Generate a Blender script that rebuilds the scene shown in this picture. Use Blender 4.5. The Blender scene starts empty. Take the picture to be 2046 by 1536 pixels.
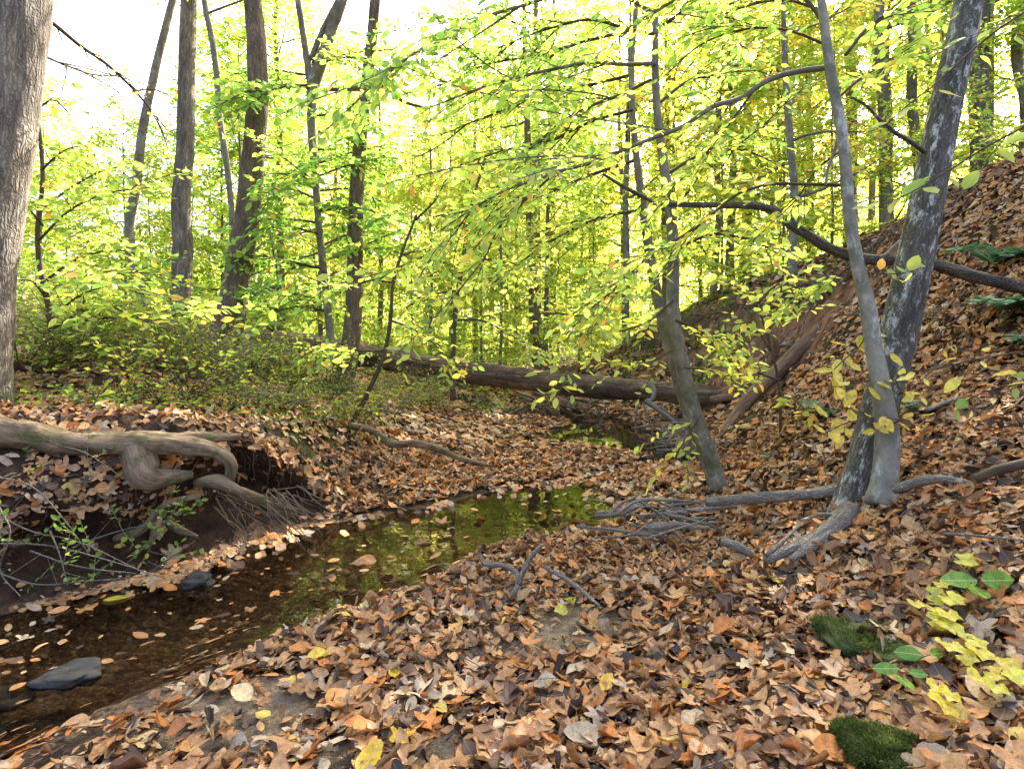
import bpy, math
import numpy as np

R = np.random.default_rng(11)
F, CX, HY, CZ = 1150.0, 1023.0, 690.0, 1.2      # focal length and principal point in photo pixels, eye height over the water
COL = bpy.context.scene.collection


def P(px, py, Y):
    return np.array([(px - CX) / F * Y, Y, CZ - (py - HY) / F * Y])


def nrm(a):
    a = np.asarray(a, float)
    return a / np.maximum(np.linalg.norm(a, axis=-1, keepdims=True), 1e-9)


# ------------------------------------------------------------------ noise
_perm = np.random.default_rng(5).permutation(4096)
_val = np.random.default_rng(6).uniform(-1, 1, 4096)


def noise3(x, y, z=0.0):
    x, y, z = np.broadcast_arrays(np.asarray(x, float), np.asarray(y, float), np.asarray(z, float))
    xi, yi, zi = np.floor(x).astype(int), np.floor(y).astype(int), np.floor(z).astype(int)
    fx, fy, fz = x - xi, y - yi, z - zi
    fx, fy, fz = [f * f * (3 - 2 * f) for f in (fx, fy, fz)]

    def h(a, b, c):
        return _val[_perm[(_perm[(_perm[a & 4095] + b) & 4095] + c) & 4095]]
    r = 0
    for dx in (0, 1):
        for dy in (0, 1):
            for dz in (0, 1):
                w = (fx if dx else 1 - fx) * (fy if dy else 1 - fy) * (fz if dz else 1 - fz)
                r = r + w * h(xi + dx, yi + dy, zi + dz)
    return r


def fbm(x, y, z=0.0, o=4):
    r, a = 0, 1.0
    for i in range(o):
        r = r + a * noise3(np.asarray(x) * 2 ** i + 17 * i, np.asarray(y) * 2 ** i - 9 * i, np.asarray(z) * 2 ** i)
        a *= .5
    return r


def sstep(a, b, x):
    t = np.clip((np.asarray(x, float) - a) / (b - a), 0, 1)
    return t * t * (3 - 2 * t)


# ------------------------------------------------------------------ objects
def tag(o, label=None, cat=None, group=None, kind=None):
    if label: o['label'] = label
    if cat: o['category'] = cat
    if group: o['group'] = group
    if kind: o['kind'] = kind
    return o


def thing(name, label, cat, loc=(0, 0, 0), group=None):
    o = bpy.data.objects.new(name, None)
    o.empty_display_size = .1
    COL.objects.link(o)
    o.location = [float(v) for v in loc]
    return tag(o, label, cat, group)


def origin_of(o):
    p = np.zeros(3)
    while o is not None:
        p = p + np.array(o.location)
        o = o.parent
    return p


class MB:
    """collects vertices and faces (world coordinates) and links them as one mesh object"""
    def __init__(s):
        s.V, s.T, s.K, s.Fs, s.n = [], [], [], [], 0

    def add(s, V, faces, tone=0.5, bk=None):
        V = np.asarray(V, float).reshape(-1, 3)
        s.V.append(V)
        s.T.append(np.broadcast_to(np.asarray(tone, float), (len(V),)))
        s.K.append(V if bk is None else np.asarray(bk, float).reshape(-1, 3))
        for f in faces:
            s.Fs.append(np.asarray(f, int) + s.n)
        s.n += len(V)

    def tube(s, pts, rad, seg=8, step=None, rough=.0, freq=3.0, tone=.5, cap=True, seed=0., flat=1.0):
        pts = np.asarray(pts, float)
        rad = np.broadcast_to(np.asarray(rad, float), (len(pts),))
        d = np.r_[0, np.cumsum(np.linalg.norm(np.diff(pts, axis=0), axis=1))]
        if step is None:
            Q, q, S = pts, rad, d
        else:
            n = max(2, int(d[-1] / step) + 1)
            S = np.linspace(0, d[-1], n)
            Q, q = cr(d, pts, S), np.interp(S, d, rad)
        n = len(Q)
        Tn = nrm(np.gradient(Q, axis=0)) if n > 2 else nrm(np.repeat((Q[1] - Q[0])[None], 2, 0))
        u = np.cross(Tn[0], [0.3, 0.9, 0.2] if abs(Tn[0][1]) < .8 else [1, 0, 0.1])
        U = np.zeros((n, 3))
        for i in range(n):
            u = u - Tn[i] * np.dot(u, Tn[i])
            u = u / max(np.linalg.norm(u), 1e-9)
            U[i] = u
        W = np.cross(Tn, U)
        th = np.linspace(0, 2 * np.pi, seg, endpoint=False)
        c, sn = np.cos(th), np.sin(th)
        rr = q[:, None] * np.ones((1, seg))
        if rough:
            rr = rr * (1 + rough * fbm(c[None] * freq * .5 + seed, sn[None] * freq * .5 + 3.3 * seed, S[:, None] * freq + seed, 3))
        V = Q[:, None] + rr[..., None] * (U[:, None] * c[None, :, None] + W[:, None] * (sn * flat)[None, :, None])
        bk = np.stack([rr * c, rr * sn, S[:, None] + 0 * rr], -1) + seed
        V, bk = V.reshape(-1, 3), bk.reshape(-1, 3)
        i = np.arange(n - 1)[:, None] * seg
        j = np.arange(seg)[None]
        k = (j + 1) % seg
        fq = np.stack([i + j, i + k, i + seg + k, i + seg + j], -1).reshape(-1, 4)
        fs = [fq]
        if cap:
            V = np.r_[V, [Q[0], Q[-1] + Tn[-1] * q[-1] * .3]]
            bk = np.r_[bk, bk[:1], bk[-1:]]
            a = n * seg
            j, k = np.arange(seg), (np.arange(seg) + 1) % seg
            fs.append(np.stack([k, j, np.full(seg, a)], -1))
            b = (n - 1) * seg
            fs.append(np.stack([b + j, b + k, np.full(seg, a + 1)], -1))
        s.add(V, fs, tone, bk)
        return Q

    def build(s, name, mat, parent=None, smooth=True):
        V, T, K = np.concatenate(s.V), np.concatenate(s.T), np.concatenate(s.K)
        if parent is not None:
            V = V - origin_of(parent)
        me = bpy.data.meshes.new(name)
        cnt = np.concatenate([np.full(len(f), f.shape[1]) for f in s.Fs if len(f)])
        loops = np.concatenate([f.ravel() for f in s.Fs if len(f)])
        me.vertices.add(len(V))
        me.vertices.foreach_set('co', V.astype(np.float32).ravel())
        me.loops.add(len(loops))
        me.loops.foreach_set('vertex_index', loops.astype(np.int32))
        me.polygons.add(len(cnt))
        me.polygons.foreach_set('loop_start', np.r_[0, np.cumsum(cnt)[:-1]].astype(np.int32))
        me.polygons.foreach_set('use_smooth', np.full(len(cnt), smooth))
        me.update(calc_edges=True)
        a = me.attributes.new('tone', 'FLOAT', 'POINT')
        a.data.foreach_set('value', T.astype(np.float32))
        a = me.attributes.new('bk', 'FLOAT_VECTOR', 'POINT')
        a.data.foreach_set('vector', K.astype(np.float32).ravel())
        me.materials.append(mat)
        o = bpy.data.objects.new(name, me)
        COL.objects.link(o)
        o.parent = parent
        return o


def cr(d, pts, S):
    """smooth (Catmull-Rom) resampling of pts with parameter d at S"""
    n = len(pts)
    m = np.gradient(pts, d, axis=0) if n > 2 else np.repeat(((pts[1] - pts[0]) / d[1])[None], 2, 0)
    i = np.clip(np.searchsorted(d, S, side='right') - 1, 0, n - 2)
    h = (d[i + 1] - d[i])[:, None]
    t = ((S - d[i]) / (d[i + 1] - d[i]))[:, None]
    return ((2 * t**3 - 3 * t**2 + 1) * pts[i] + (t**3 - 2 * t**2 + t) * h * m[i]
            + (-2 * t**3 + 3 * t**2) * pts[i + 1] + (t**3 - t**2) * h * m[i + 1])


def resample(pts, step):
    pts = np.asarray(pts, float)
    d = np.r_[0, np.cumsum(np.linalg.norm(np.diff(pts, axis=0), axis=1))]
    S = np.linspace(0, d[-1], max(3, int(d[-1] / step) + 1))
    return cr(d, pts, S), S


# ------------------------------------------------------------------ leaves
class Leaves:
    """leaf positions, directions and normals, turned into one mesh of real leaf shapes"""
    def __init__(s):
        s.p, s.d, s.n, s.L, s.t = [], [], [], [], []

    def add(s, p, d, n, L, t):
        p = np.asarray(p, float).reshape(-1, 3)
        k = len(p)
        s.p.append(p)
        s.d.append(np.broadcast_to(np.asarray(d, float), (k, 3)))
        s.n.append(np.broadcast_to(np.asarray(n, float), (k, 3)))
        s.L.append(np.broadcast_to(np.asarray(L, float), (k,)))
        s.t.append(np.broadcast_to(np.asarray(t, float), (k,)))

    def count(s):
        return sum(len(a) for a in s.p)

    def emit(s, mb, lod, width=.5, fold=(.1, .5), curl=(-.3, .6), rng=R, shape='oval'):
        if not s.p: return
        leaf_batch(mb, lod, np.concatenate(s.p), np.concatenate(s.d), np.concatenate(s.n), np.concatenate(s.L),
                   np.concatenate(s.t), width, fold, curl, rng, shape)


def leaf_batch(mb, lod, p, d, n, L, t, width=.5, fold=(.1, .5), curl=(-.3, .6), rng=R, shape='oval'):
    N = len(p)
    X = nrm(d)
    Y = nrm(np.cross(n, X))
    Z = np.cross(X, Y)
    if shape in ('lobed', 'vine'):
        ang = np.array([180, 150, 118, 100, 84, 66, 48, 36, 22, 10, 0, -10, -22, -36, -48, -66, -84, -100, -118, -150]) * np.pi / 180
        rad = np.array([.10, .52, .62, .48, .40, .78, .92, .62, .52, .86, 1.05, .86, .52, .62, .92, .78, .40, .48, .62, .52])
        if shape == 'vine':
            rad = np.array([.08, .62, .70, .60, .72, .78, .88, .74, .72, .84, 1.0, .84, .72, .74, .88, .78, .72, .60, .70, .62])
        a = np.r_[0, rad * np.cos(ang) * .62 + .36]
        b = np.r_[0, rad * np.sin(ang) * .62]
        a[0] = .34
        m = len(ang)
        tri = np.stack([np.zeros(m, int), 1 + (np.arange(m) + 1) % m, 1 + np.arange(m)], -1)
        rr = np.hypot(a - .34, b)
        fo = rng.uniform(fold[0], fold[1], (N, 1))
        cu = rng.uniform(curl[0], curl[1], (N, 1))
        ph = rng.uniform(0, 6.28, (N, 1))
        x = np.repeat(a[None], N, 0)
        y = np.repeat(b[None], N, 0)
        z = fo * np.abs(y) * .8 + cu * rr[None] ** 2 + .12 * rr[None] * np.sin(3 * np.arctan2(b, a - .34)[None] + ph)
        lv = np.stack([x, y, np.full_like(x, .7)], -1)
        faces = [(tri[None] + (np.arange(N) * (m + 1))[:, None, None]).reshape(-1, 3)]
        nv = m + 1
    elif lod == 0:      # one folded four-cornered leaf
        w = width * rng.uniform(.8, 1.2, (N, 1)) * .5
        x = np.array([[0, .45, 1, .45]]) + np.zeros((N, 1))
        y = np.array([[0, -1, 0, 1]]) * w
        z = np.array([[0, 1, 0, 1]]) * w * rng.uniform(fold[0], fold[1], (N, 1))
        lv = np.stack([x, y, 0 * x], -1)
        faces = [np.arange(4 * N).reshape(N, 4)]
        nv = 4
    else:
        rows = 4 if lod == 1 else 7
        tt = np.linspace(0, 1, rows)
        pk = .42
        prof = np.where(tt < pk, np.sin(np.clip(tt / pk, 0, 1) * np.pi / 2) ** .75, np.clip(np.cos(np.clip((tt - pk) / (1 - pk), 0, 1) * np.pi / 2), 0, 1) ** .62)
        prof = np.clip(prof, .03, 1)
        w = width * rng.uniform(.75, 1.2, (N, 1)) * .5
        fo = rng.uniform(fold[0], fold[1], (N, 1))
        cu = rng.uniform(curl[0], curl[1], (N, 1))
        tw = rng.normal(0, .35, (N, 1))
        x0 = np.where(np.abs(cu) < 1e-3, tt[None], np.sin(cu * tt[None]) / np.where(np.abs(cu) < 1e-3, 1, cu))
        z0 = np.where(np.abs(cu) < 1e-3, 0, (1 - np.cos(cu * tt[None])) / np.where(np.abs(cu) < 1e-3, 1, cu))
        wav = .10 * np.sin(tt[None] * 9 + rng.uniform(0, 6.28, (N, 1)))
        cols = []
        for cside in (-1, 0, 1):
            yy = cside * prof[None] * w
            edge = abs(cside)
            zz = z0 + edge * prof[None] * w * np.sin(fo) * (1 + wav * 3) + yy * tw * tt[None]
            cols.append(np.stack([x0, yy * np.cos(fo), zz], -1))
        G = np.stack(cols, 2)                                   # N, rows, 3, xyz
        x, y, z = [G[..., i].reshape(N, -1) for i in range(3)]
        lv0 = np.stack(np.broadcast_arrays(tt[None, :, None], np.array([-1, 0, 1.])[None, None] * prof[None, :, None] * w[:, :, None], 1.0), -1)
        lv = lv0.reshape(N, -1, 3)
        q = []
        for r_ in range(rows - 1):
            for c_ in range(2):
                a = r_ * 3 + c_
                q.append([a, a + 1, a + 4, a + 3])
        nv = rows * 3
        faces = [(np.array(q)[None] + (np.arange(N) * nv)[:, None, None]).reshape(-1, 4)]
    V = p[:, None] + L[:, None, None] * (x[..., None] * X[:, None] + y[..., None] * Y[:, None] + z[..., None] * Z[:, None])
    mb.add(V.reshape(-1, 3), faces, np.repeat(t, nv), lv.reshape(-1, 3))


def spray(wood, lv, path, r0, r1, rng=R, twig=.35, gap=.09, lgap=.042, ll=.085, N=(0, 0, 1), tone=(.35, .12), start=.15, seg=6,
          tseg=4, step=.06, geo=True, jit=.6, droop=.12, bare=0., kids=0):
    """a branch with alternate twigs in one plane and alternate leaves on the twigs"""
    Q, S = resample(path, step)
    wood.tube(Q, np.linspace(r0, r1, len(Q)), seg, rough=.06, freq=20, cap=True)
    L = S[-1]
    N = nrm(np.array(N, float))
    side = 1 if rng.random() < .5 else -1
    s = L * start
    while s < L:
        i = min(len(Q) - 2, int(s / L * (len(Q) - 1)))
        T = nrm(Q[i + 1] - Q[i])
        p0 = Q[i] + (Q[i + 1] - Q[i]) * rng.random()
        lat = nrm(np.cross(N, T)) * side
        a = rng.uniform(.55, 1.1)
        d = nrm(T * (1.1 - a * .5) + lat * a + N * rng.normal(0, .22))
        tl = twig * (1 - .6 * s / L) * rng.uniform(.45, 1.25)
        k = np.linspace(0, 1, 4)[:, None]
        tp = p0 + d * k * tl + (T * .25 + np.array([0, 0, -droop])) * (k ** 2) * tl
        if geo: wood.tube(tp, np.linspace(max(r1 * .8, .0018), .0009, 4), tseg, cap=False)
        if rng.random() > bare:
            leafy(lv, tp, tl, N, rng, lgap, ll, tone, jit)
        s += gap * rng.uniform(.5, 1.5)
        side = -side
    leafy(lv, Q[int(len(Q) * .8):], L * .2, N, rng, lgap, ll, tone, jit)
    for j in range(kids):
        t = rng.uniform(.2, .85)
        i = min(len(Q) - 2, int(t * len(Q)))
        T = nrm(Q[i + 1] - Q[i])
        lat = nrm(np.cross(N, T)) * (1 if j % 2 else -1)
        d = nrm(T * rng.uniform(.6, 1) + lat * rng.uniform(.3, .8) + np.array([0, 0, rng.normal(0, .25)]))
        kl = L * rng.uniform(.25, .5)
        k = np.linspace(0, 1, 5)[:, None]
        sp = Q[i] + d * k * kl + (rng.normal(0, .15, 3) + np.array([0, 0, -.12])) * k ** 2 * kl
        spray(wood, lv, sp, max(r1, r0 * (1 - t) * .6), r1 * .7, rng, twig * .8, gap, lgap, ll, nrm(N + rng.normal(0, .3, 3)), tone, .1, 5, tseg, step, geo, jit, droop, bare, 0)


def leafy(lv, tp, tl, N, rng, lgap, ll, tone, jit):
    n = max(1, int(tl / lgap))
    u = (np.arange(n) + rng.uniform(.3, 1, n)) / n
    u = np.clip(u, .1, 1)
    x = u * (len(tp) - 1)
    i = np.minimum(x.astype(int), len(tp) - 2)
    pos = tp[i] + (tp[i + 1] - tp[i]) * (x - i)[:, None]
    T = nrm(tp[i + 1] - tp[i])
    sd = np.where(np.arange(n) % 2 == 0, 1, -1)[:, None]
    lat = nrm(np.cross(N, T)) * sd
    w = np.where(u > .9, .2, 1)[:, None]
    d = T * .65 + lat * w * .9 + rng.normal(0, .22, (n, 3)) + np.array([0, 0, -.18])
    nn = N + rng.normal(0, jit, (n, 3))
    lv.add(pos, d, nn, ll * rng.uniform(.6, 1.2, n), np.where(rng.random(n) < .045, rng.uniform(.75, 1, n), np.clip(rng.normal(tone[0] - .04, tone[1] * 1.3, n), 0, 1)))


# ------------------------------------------------------------------ materials
def mat_new(name):
    m = bpy.data.materials.new(name)
    m.use_nodes = True
    nt = m.node_tree
    nt.nodes.clear()
    return m, nt, nt.nodes, nt.links


def ramp(nt, stops, interp='LINEAR'):
    n = nt.nodes.new('ShaderNodeValToRGB')
    n.color_ramp.interpolation = interp
    e = n.color_ramp.elements
    while len(e) < len(stops):
        e.new(.5)
    for k, (p, c) in zip(e, stops):
        k.position = p
        k.color = (*c, 1)
    return n


def attr(nt, name):
    n = nt.nodes.new('ShaderNodeAttribute')
    n.attribute_name = name
    return n


def mix(nt, fac, a, b, mode='MIX'):
    n = nt.nodes.new('ShaderNodeMix')
    n.data_type = 'RGBA'
    n.blend_type = mode
    for sock, v in ((n.inputs[0], fac), (n.inputs[6], a), (n.inputs[7], b)):
        if isinstance(v, bpy.types.NodeSocket):
            nt.links.new(v, sock)
        elif isinstance(v, (int, float)):
            sock.default_value = v
        else:
            sock.default_value = (*v, 1)
    return n.outputs[2]


def noise_node(nt, vec, scale, detail=4, rough=.55, sc=None):
    if sc is not None:
        mp = nt.nodes.new('ShaderNodeMapping')
        mp.inputs['Scale'].default_value = sc
        nt.links.new(vec, mp.inputs[0])
        vec = mp.outputs[0]
    n = nt.nodes.new('ShaderNodeTexNoise')
    n.inputs['Scale'].default_value = scale
    n.inputs['Detail'].default_value = detail
    n.inputs['Roughness'].default_value = rough
    nt.links.new(vec, n.inputs['Vector'])
    return n.outputs['Fac']


def math_n(nt, op, a, b=None, c=None, clamp=False):
    n = nt.nodes.new('ShaderNodeMath')
    n.operation = op
    n.use_clamp = clamp
    for i, v in enumerate((a, b, c)):
        if v is None: continue
        if isinstance(v, bpy.types.NodeSocket): nt.links.new(v, n.inputs[i])
        else: n.inputs[i].default_value = v
    return n.outputs[0]


def leaf_mat(name, stops, transl=.5, tgain=1.6, rough=.5, gloss=.04, veins=0, mottled=False, interp='LINEAR'):
    m, nt, N, L = mat_new(name)
    t = attr(nt, 'tone')
    r = ramp(nt, stops, interp)
    L.new(t.outputs['Fac'], r.inputs[0])
    col = r.outputs[0]
    lv = attr(nt, 'bk')
    if mottled:
        geo = N.new('ShaderNodeNewGeometry')
        f = noise_node(nt, geo.outputs['Position'], 55, 4, .65)
        rr = ramp(nt, [(.3, (.5, .42, .36)), (.55, (1, 1, 1)), (.75, (1.25, 1.2, 1.1))])
        L.new(f, rr.inputs[0])
        col = mix(nt, .85, col, rr.outputs[0], 'MULTIPLY')
        f = noise_node(nt, geo.outputs['Position'], 260, 3, .6)
        rr = ramp(nt, [(.32, (.45, .38, .33)), (.45, (1, 1, 1)), (.7, (1.15, 1.12, 1.05))])
        L.new(f, rr.inputs[0])
        col = mix(nt, .7, col, rr.outputs[0], 'MULTIPLY')
    if veins:
        sp = N.new('ShaderNodeSeparateXYZ')
        L.new(lv.outputs['Vector'], sp.inputs[0])
        av = math_n(nt, 'ABSOLUTE', sp.outputs[1])
        mid = math_n(nt, 'LESS_THAN', av, .018)
        ph = math_n(nt, 'MULTIPLY', math_n(nt, 'SUBTRACT', sp.outputs[0], math_n(nt, 'MULTIPLY', av, .8)), 11.0)
        fr = math_n(nt, 'FRACT', ph)
        sv = math_n(nt, 'MULTIPLY', math_n(nt, 'LESS_THAN', fr, .14), sp.outputs[2])
        v = math_n(nt, 'MAXIMUM', mid, math_n(nt, 'MULTIPLY', sv, .5))
        col = mix(nt, math_n(nt, 'MULTIPLY', v, .14 if veins is True else veins), col, (.75, .62, .36))
    d = N.new('ShaderNodeBsdfDiffuse')
    L.new(col, d.inputs[0])
    tr = N.new('ShaderNodeBsdfTranslucent')
    tc = mix(nt, 1.0, col, (tgain, tgain, tgain * .95), 'MULTIPLY')
    L.new(tc, tr.inputs[0])
    ms = N.new('ShaderNodeMixShader')
    ms.inputs[0].default_value = transl
    L.new(d.outputs[0], ms.inputs[1]); L.new(tr.outputs[0], ms.inputs[2])
    g = N.new('ShaderNodeBsdfGlossy')
    g.inputs['Roughness'].default_value = rough
    g.inputs['Color'].default_value = (1, 1, 1, 1)
    ms2 = N.new('ShaderNodeMixShader')
    ms2.inputs[0].default_value = gloss
    L.new(ms.outputs[0], ms2.inputs[1]); L.new(g.outputs[0], ms2.inputs[2])
    o = N.new('ShaderNodeOutputMaterial')
    L.new(ms2.outputs[0], o.inputs[0])
    return m


def bark_mat(name, dark, light, scale=18, stretch=.18, lichen=None, lich_amt=.55, moss=None, bump=.6, rough=.85, furrow=True):
    m, nt, N, L = mat_new(name)
    bk = attr(nt, 'bk').outputs['Vector']
    f1 = noise_node(nt, bk, scale, 6, .65, (1, 1, stretch))
    f2 = noise_node(nt, bk, scale * .22, 3, .5, (1, 1, .5))
    r = ramp(nt, [(.28, dark), (.52, tuple((a + b) / 2 for a, b in zip(dark, light))), (.72, light)])
    L.new(f1, r.inputs[0])
    v = ramp(nt, [(.3, (.6, .6, .6)), (.7, (1.25, 1.22, 1.18))])
    L.new(f2, v.inputs[0])
    col = mix(nt, .8, r.outputs[0], v.outputs[0], 'MULTIPLY')
    h = f1
    if furrow:
        mp = N.new('ShaderNodeMapping')
        mp.inputs['Scale'].default_value = (1, 1, stretch * .5)
        wn = N.new('ShaderNodeTexNoise')
        wn.inputs['Scale'].default_value = scale * .7
        wn.inputs['Detail'].default_value = 3
        L.new(bk, wn.inputs['Vector'])
        wv = N.new('ShaderNodeVectorMath')
        wv.operation = 'MULTIPLY_ADD'
        L.new(wn.outputs['Color'], wv.inputs[0])
        wv.inputs[1].default_value = (.05, .05, .25)
        L.new(bk, wv.inputs[2])
        L.new(wv.outputs[0], mp.inputs[0])
        wobble = N.new('ShaderNodeTexVoronoi')
        wobble.feature = 'DISTANCE_TO_EDGE'
        wobble.inputs['Scale'].default_value = scale * 2.2
        L.new(mp.outputs[0], wobble.inputs['Vector'])
        e = math_n(nt, 'MULTIPLY', wobble.outputs['Distance'], 3.0, clamp=True)
        col = mix(nt, math_n(nt, 'MULTIPLY', math_n(nt, 'SUBTRACT', 1.0, e), .55), col, tuple(c * .45 for c in dark))
        h = math_n(nt, 'ADD', math_n(nt, 'MULTIPLY', e, .7), math_n(nt, 'MULTIPLY', f1, .6))
    if lichen:
        f3 = noise_node(nt, bk, scale * .8, 8, .75, (1, 1, .45))
        rr = ramp(nt, [(lich_amt, (0, 0, 0)), (lich_amt + .1, (1, 1, 1))])
        L.new(f3, rr.inputs[0])
        col = mix(nt, math_n(nt, 'MULTIPLY', rr.outputs[0], .8), col, lichen)
    if moss:
        f4 = noise_node(nt, bk, scale * .3, 5, .65)
        rr = ramp(nt, [(.54, (0, 0, 0)), (.66, (1, 1, 1))])
        L.new(f4, rr.inputs[0])
        col = mix(nt, math_n(nt, 'MULTIPLY', rr.outputs[0], .7), col, moss)
    b = N.new('ShaderNodeBump')
    b.inputs['Strength'].default_value = bump
    b.inputs['Distance'].default_value = .02
    L.new(h, b.inputs['Height'])
    p = N.new('ShaderNodeBsdfPrincipled')
    p.inputs['Roughness'].default_value = rough
    p.inputs['Specular IOR Level'].default_value = .25
    L.new(col, p.inputs['Base Color']); L.new(b.outputs[0], p.inputs['Normal'])
    o = N.new('ShaderNodeOutputMaterial')
    L.new(p.outputs[0], o.inputs[0])
    return m


GREENS = [(0, (.07, .17, .03)), (.25, (.17, .31, .05)), (.5, (.31, .42, .075)), (.72, (.51, .52, .10)), (.88, (.62, .47, .07)), (1, (.55, .22, .05))]
M = dict(
    fresh=leaf_mat('fresh_leaves', GREENS, .64, 2.0, .45, .03),
    hero=leaf_mat('near_leaves', [(a, tuple(c * 1.12 for c in b)) for a, b in GREENS], .6, 1.95, .45, .03, veins=True),
    gold=leaf_mat('golden_leaves', [(0, (.24, .37, .06)), (.35, (.5, .52, .09)), (.65, (.64, .43, .08)), (1, (.5, .18, .05))], .64, 1.9),
    low=leaf_mat('undergrowth_leaves', [(0, (.06, .13, .03)), (.4, (.18, .29, .045)), (.75, (.36, .40, .05)), (1, (.50, .38, .08))], .45, 1.5, .6, .012),
    litter=leaf_mat('fallen_leaves', [(0, (.04, .024, .018)), (.12, (.085, .045, .03)), (.26, (.20, .098, .055)), (.40, (.35, .178, .078)),
                                      (.54, (.48, .275, .128)), (.66, (.55, .32, .145)), (.74, (.54, .24, .075)), (.80, (.56, .19, .04)), (.87, (.62, .46, .29)),
                                      (.92, (.34, .27, .23)), (.97, (.70, .54, .32)), (1, (.72, .50, .06))],
                    .14, 1.2, .55, .03, veins=True, mottled=True),
    yellow=leaf_mat('yellow_leaves', [(0, (.40, .52, .05)), (.5, (.74, .70, .10)), (1, (.78, .52, .04))], .4, 1.4, .4, .03, veins=.4, mottled=True),
    seed=leaf_mat('seedling_leaves', [(0, (.09, .32, .04)), (1, (.22, .46, .05))], .4, 1.4, .4, .03, veins=.45, mottled=True),
    fern=leaf_mat('fern_leaves', [(0, (.04, .13, .06)), (1, (.12, .28, .13))], .3, 1.3, .4, .06),
    moss=leaf_mat('moss_blades', [(0, (.045, .068, .02)), (.6, (.12, .16, .04)), (1, (.26, .29, .08))], .3, 1.2, .9, .0),
    bark_grey=bark_mat('grey_furrowed_bark', (.085, .07, .06), (.42, .37, .32), 22, .2),
    bark_brown=bark_mat('brown_furrowed_bark', (.085, .06, .042), (.40, .29, .21), 24, .22),
    bark_smooth=bark_mat('smooth_grey_bark', (.10, .09, .072), (.30, .265, .215), 14, .7, (.44, .45, .39), .55, (.07, .09, .03), .25, .8, False),
    bark_lichen=bark_mat('lichen_bark', (.065, .058, .05), (.29, .272, .245), 24, .22, (.64, .65, .62), .52, (.09, .10, .05), .7),
    bark_pale=bark_mat('pale_smooth_bark', (.12, .11, .09), (.36, .34, .29), 12, .8, (.55, .56, .52), .54, (.09, .10, .045), .3, .8, False),
    twig=bark_mat('twig_bark', (.05, .036, .026), (.16, .115, .08), 40, .4, None, .5, None, .2, .8, False),
    log=bark_mat('log_bark', (.06, .04, .027), (.44, .30, .20), 20, .07, None, .5, (.05, .05, .015), 1.0),
    dead=bark_mat('weathered_wood', (.19, .16, .135), (.60, .53, .46), 42, .12, (.62, .57, .50), .58, None, .8, .85, True),
    deaddark=bark_mat('dark_weathered_wood', (.085, .07, .06), (.33, .285, .245), 40, .10, (.40, .37, .33), .60, None, 1.0, .85, True),
    deadbrown=bark_mat('brown_dead_wood', (.12, .07, .045), (.48, .31, .20), 24, .1, None, .5, None, .6),
    root=bark_mat('root_bark', (.055, .034, .022), (.40, .29, .19), 30, .22, (.34, .30, .23), .58, (.07, .085, .025), 1.0, .85, False),
    far_bark=bark_mat('distant_bark', (.10, .085, .068), (.30, .26, .21), 14, .25, None, .5, None, .5, .9, False),
)


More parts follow.
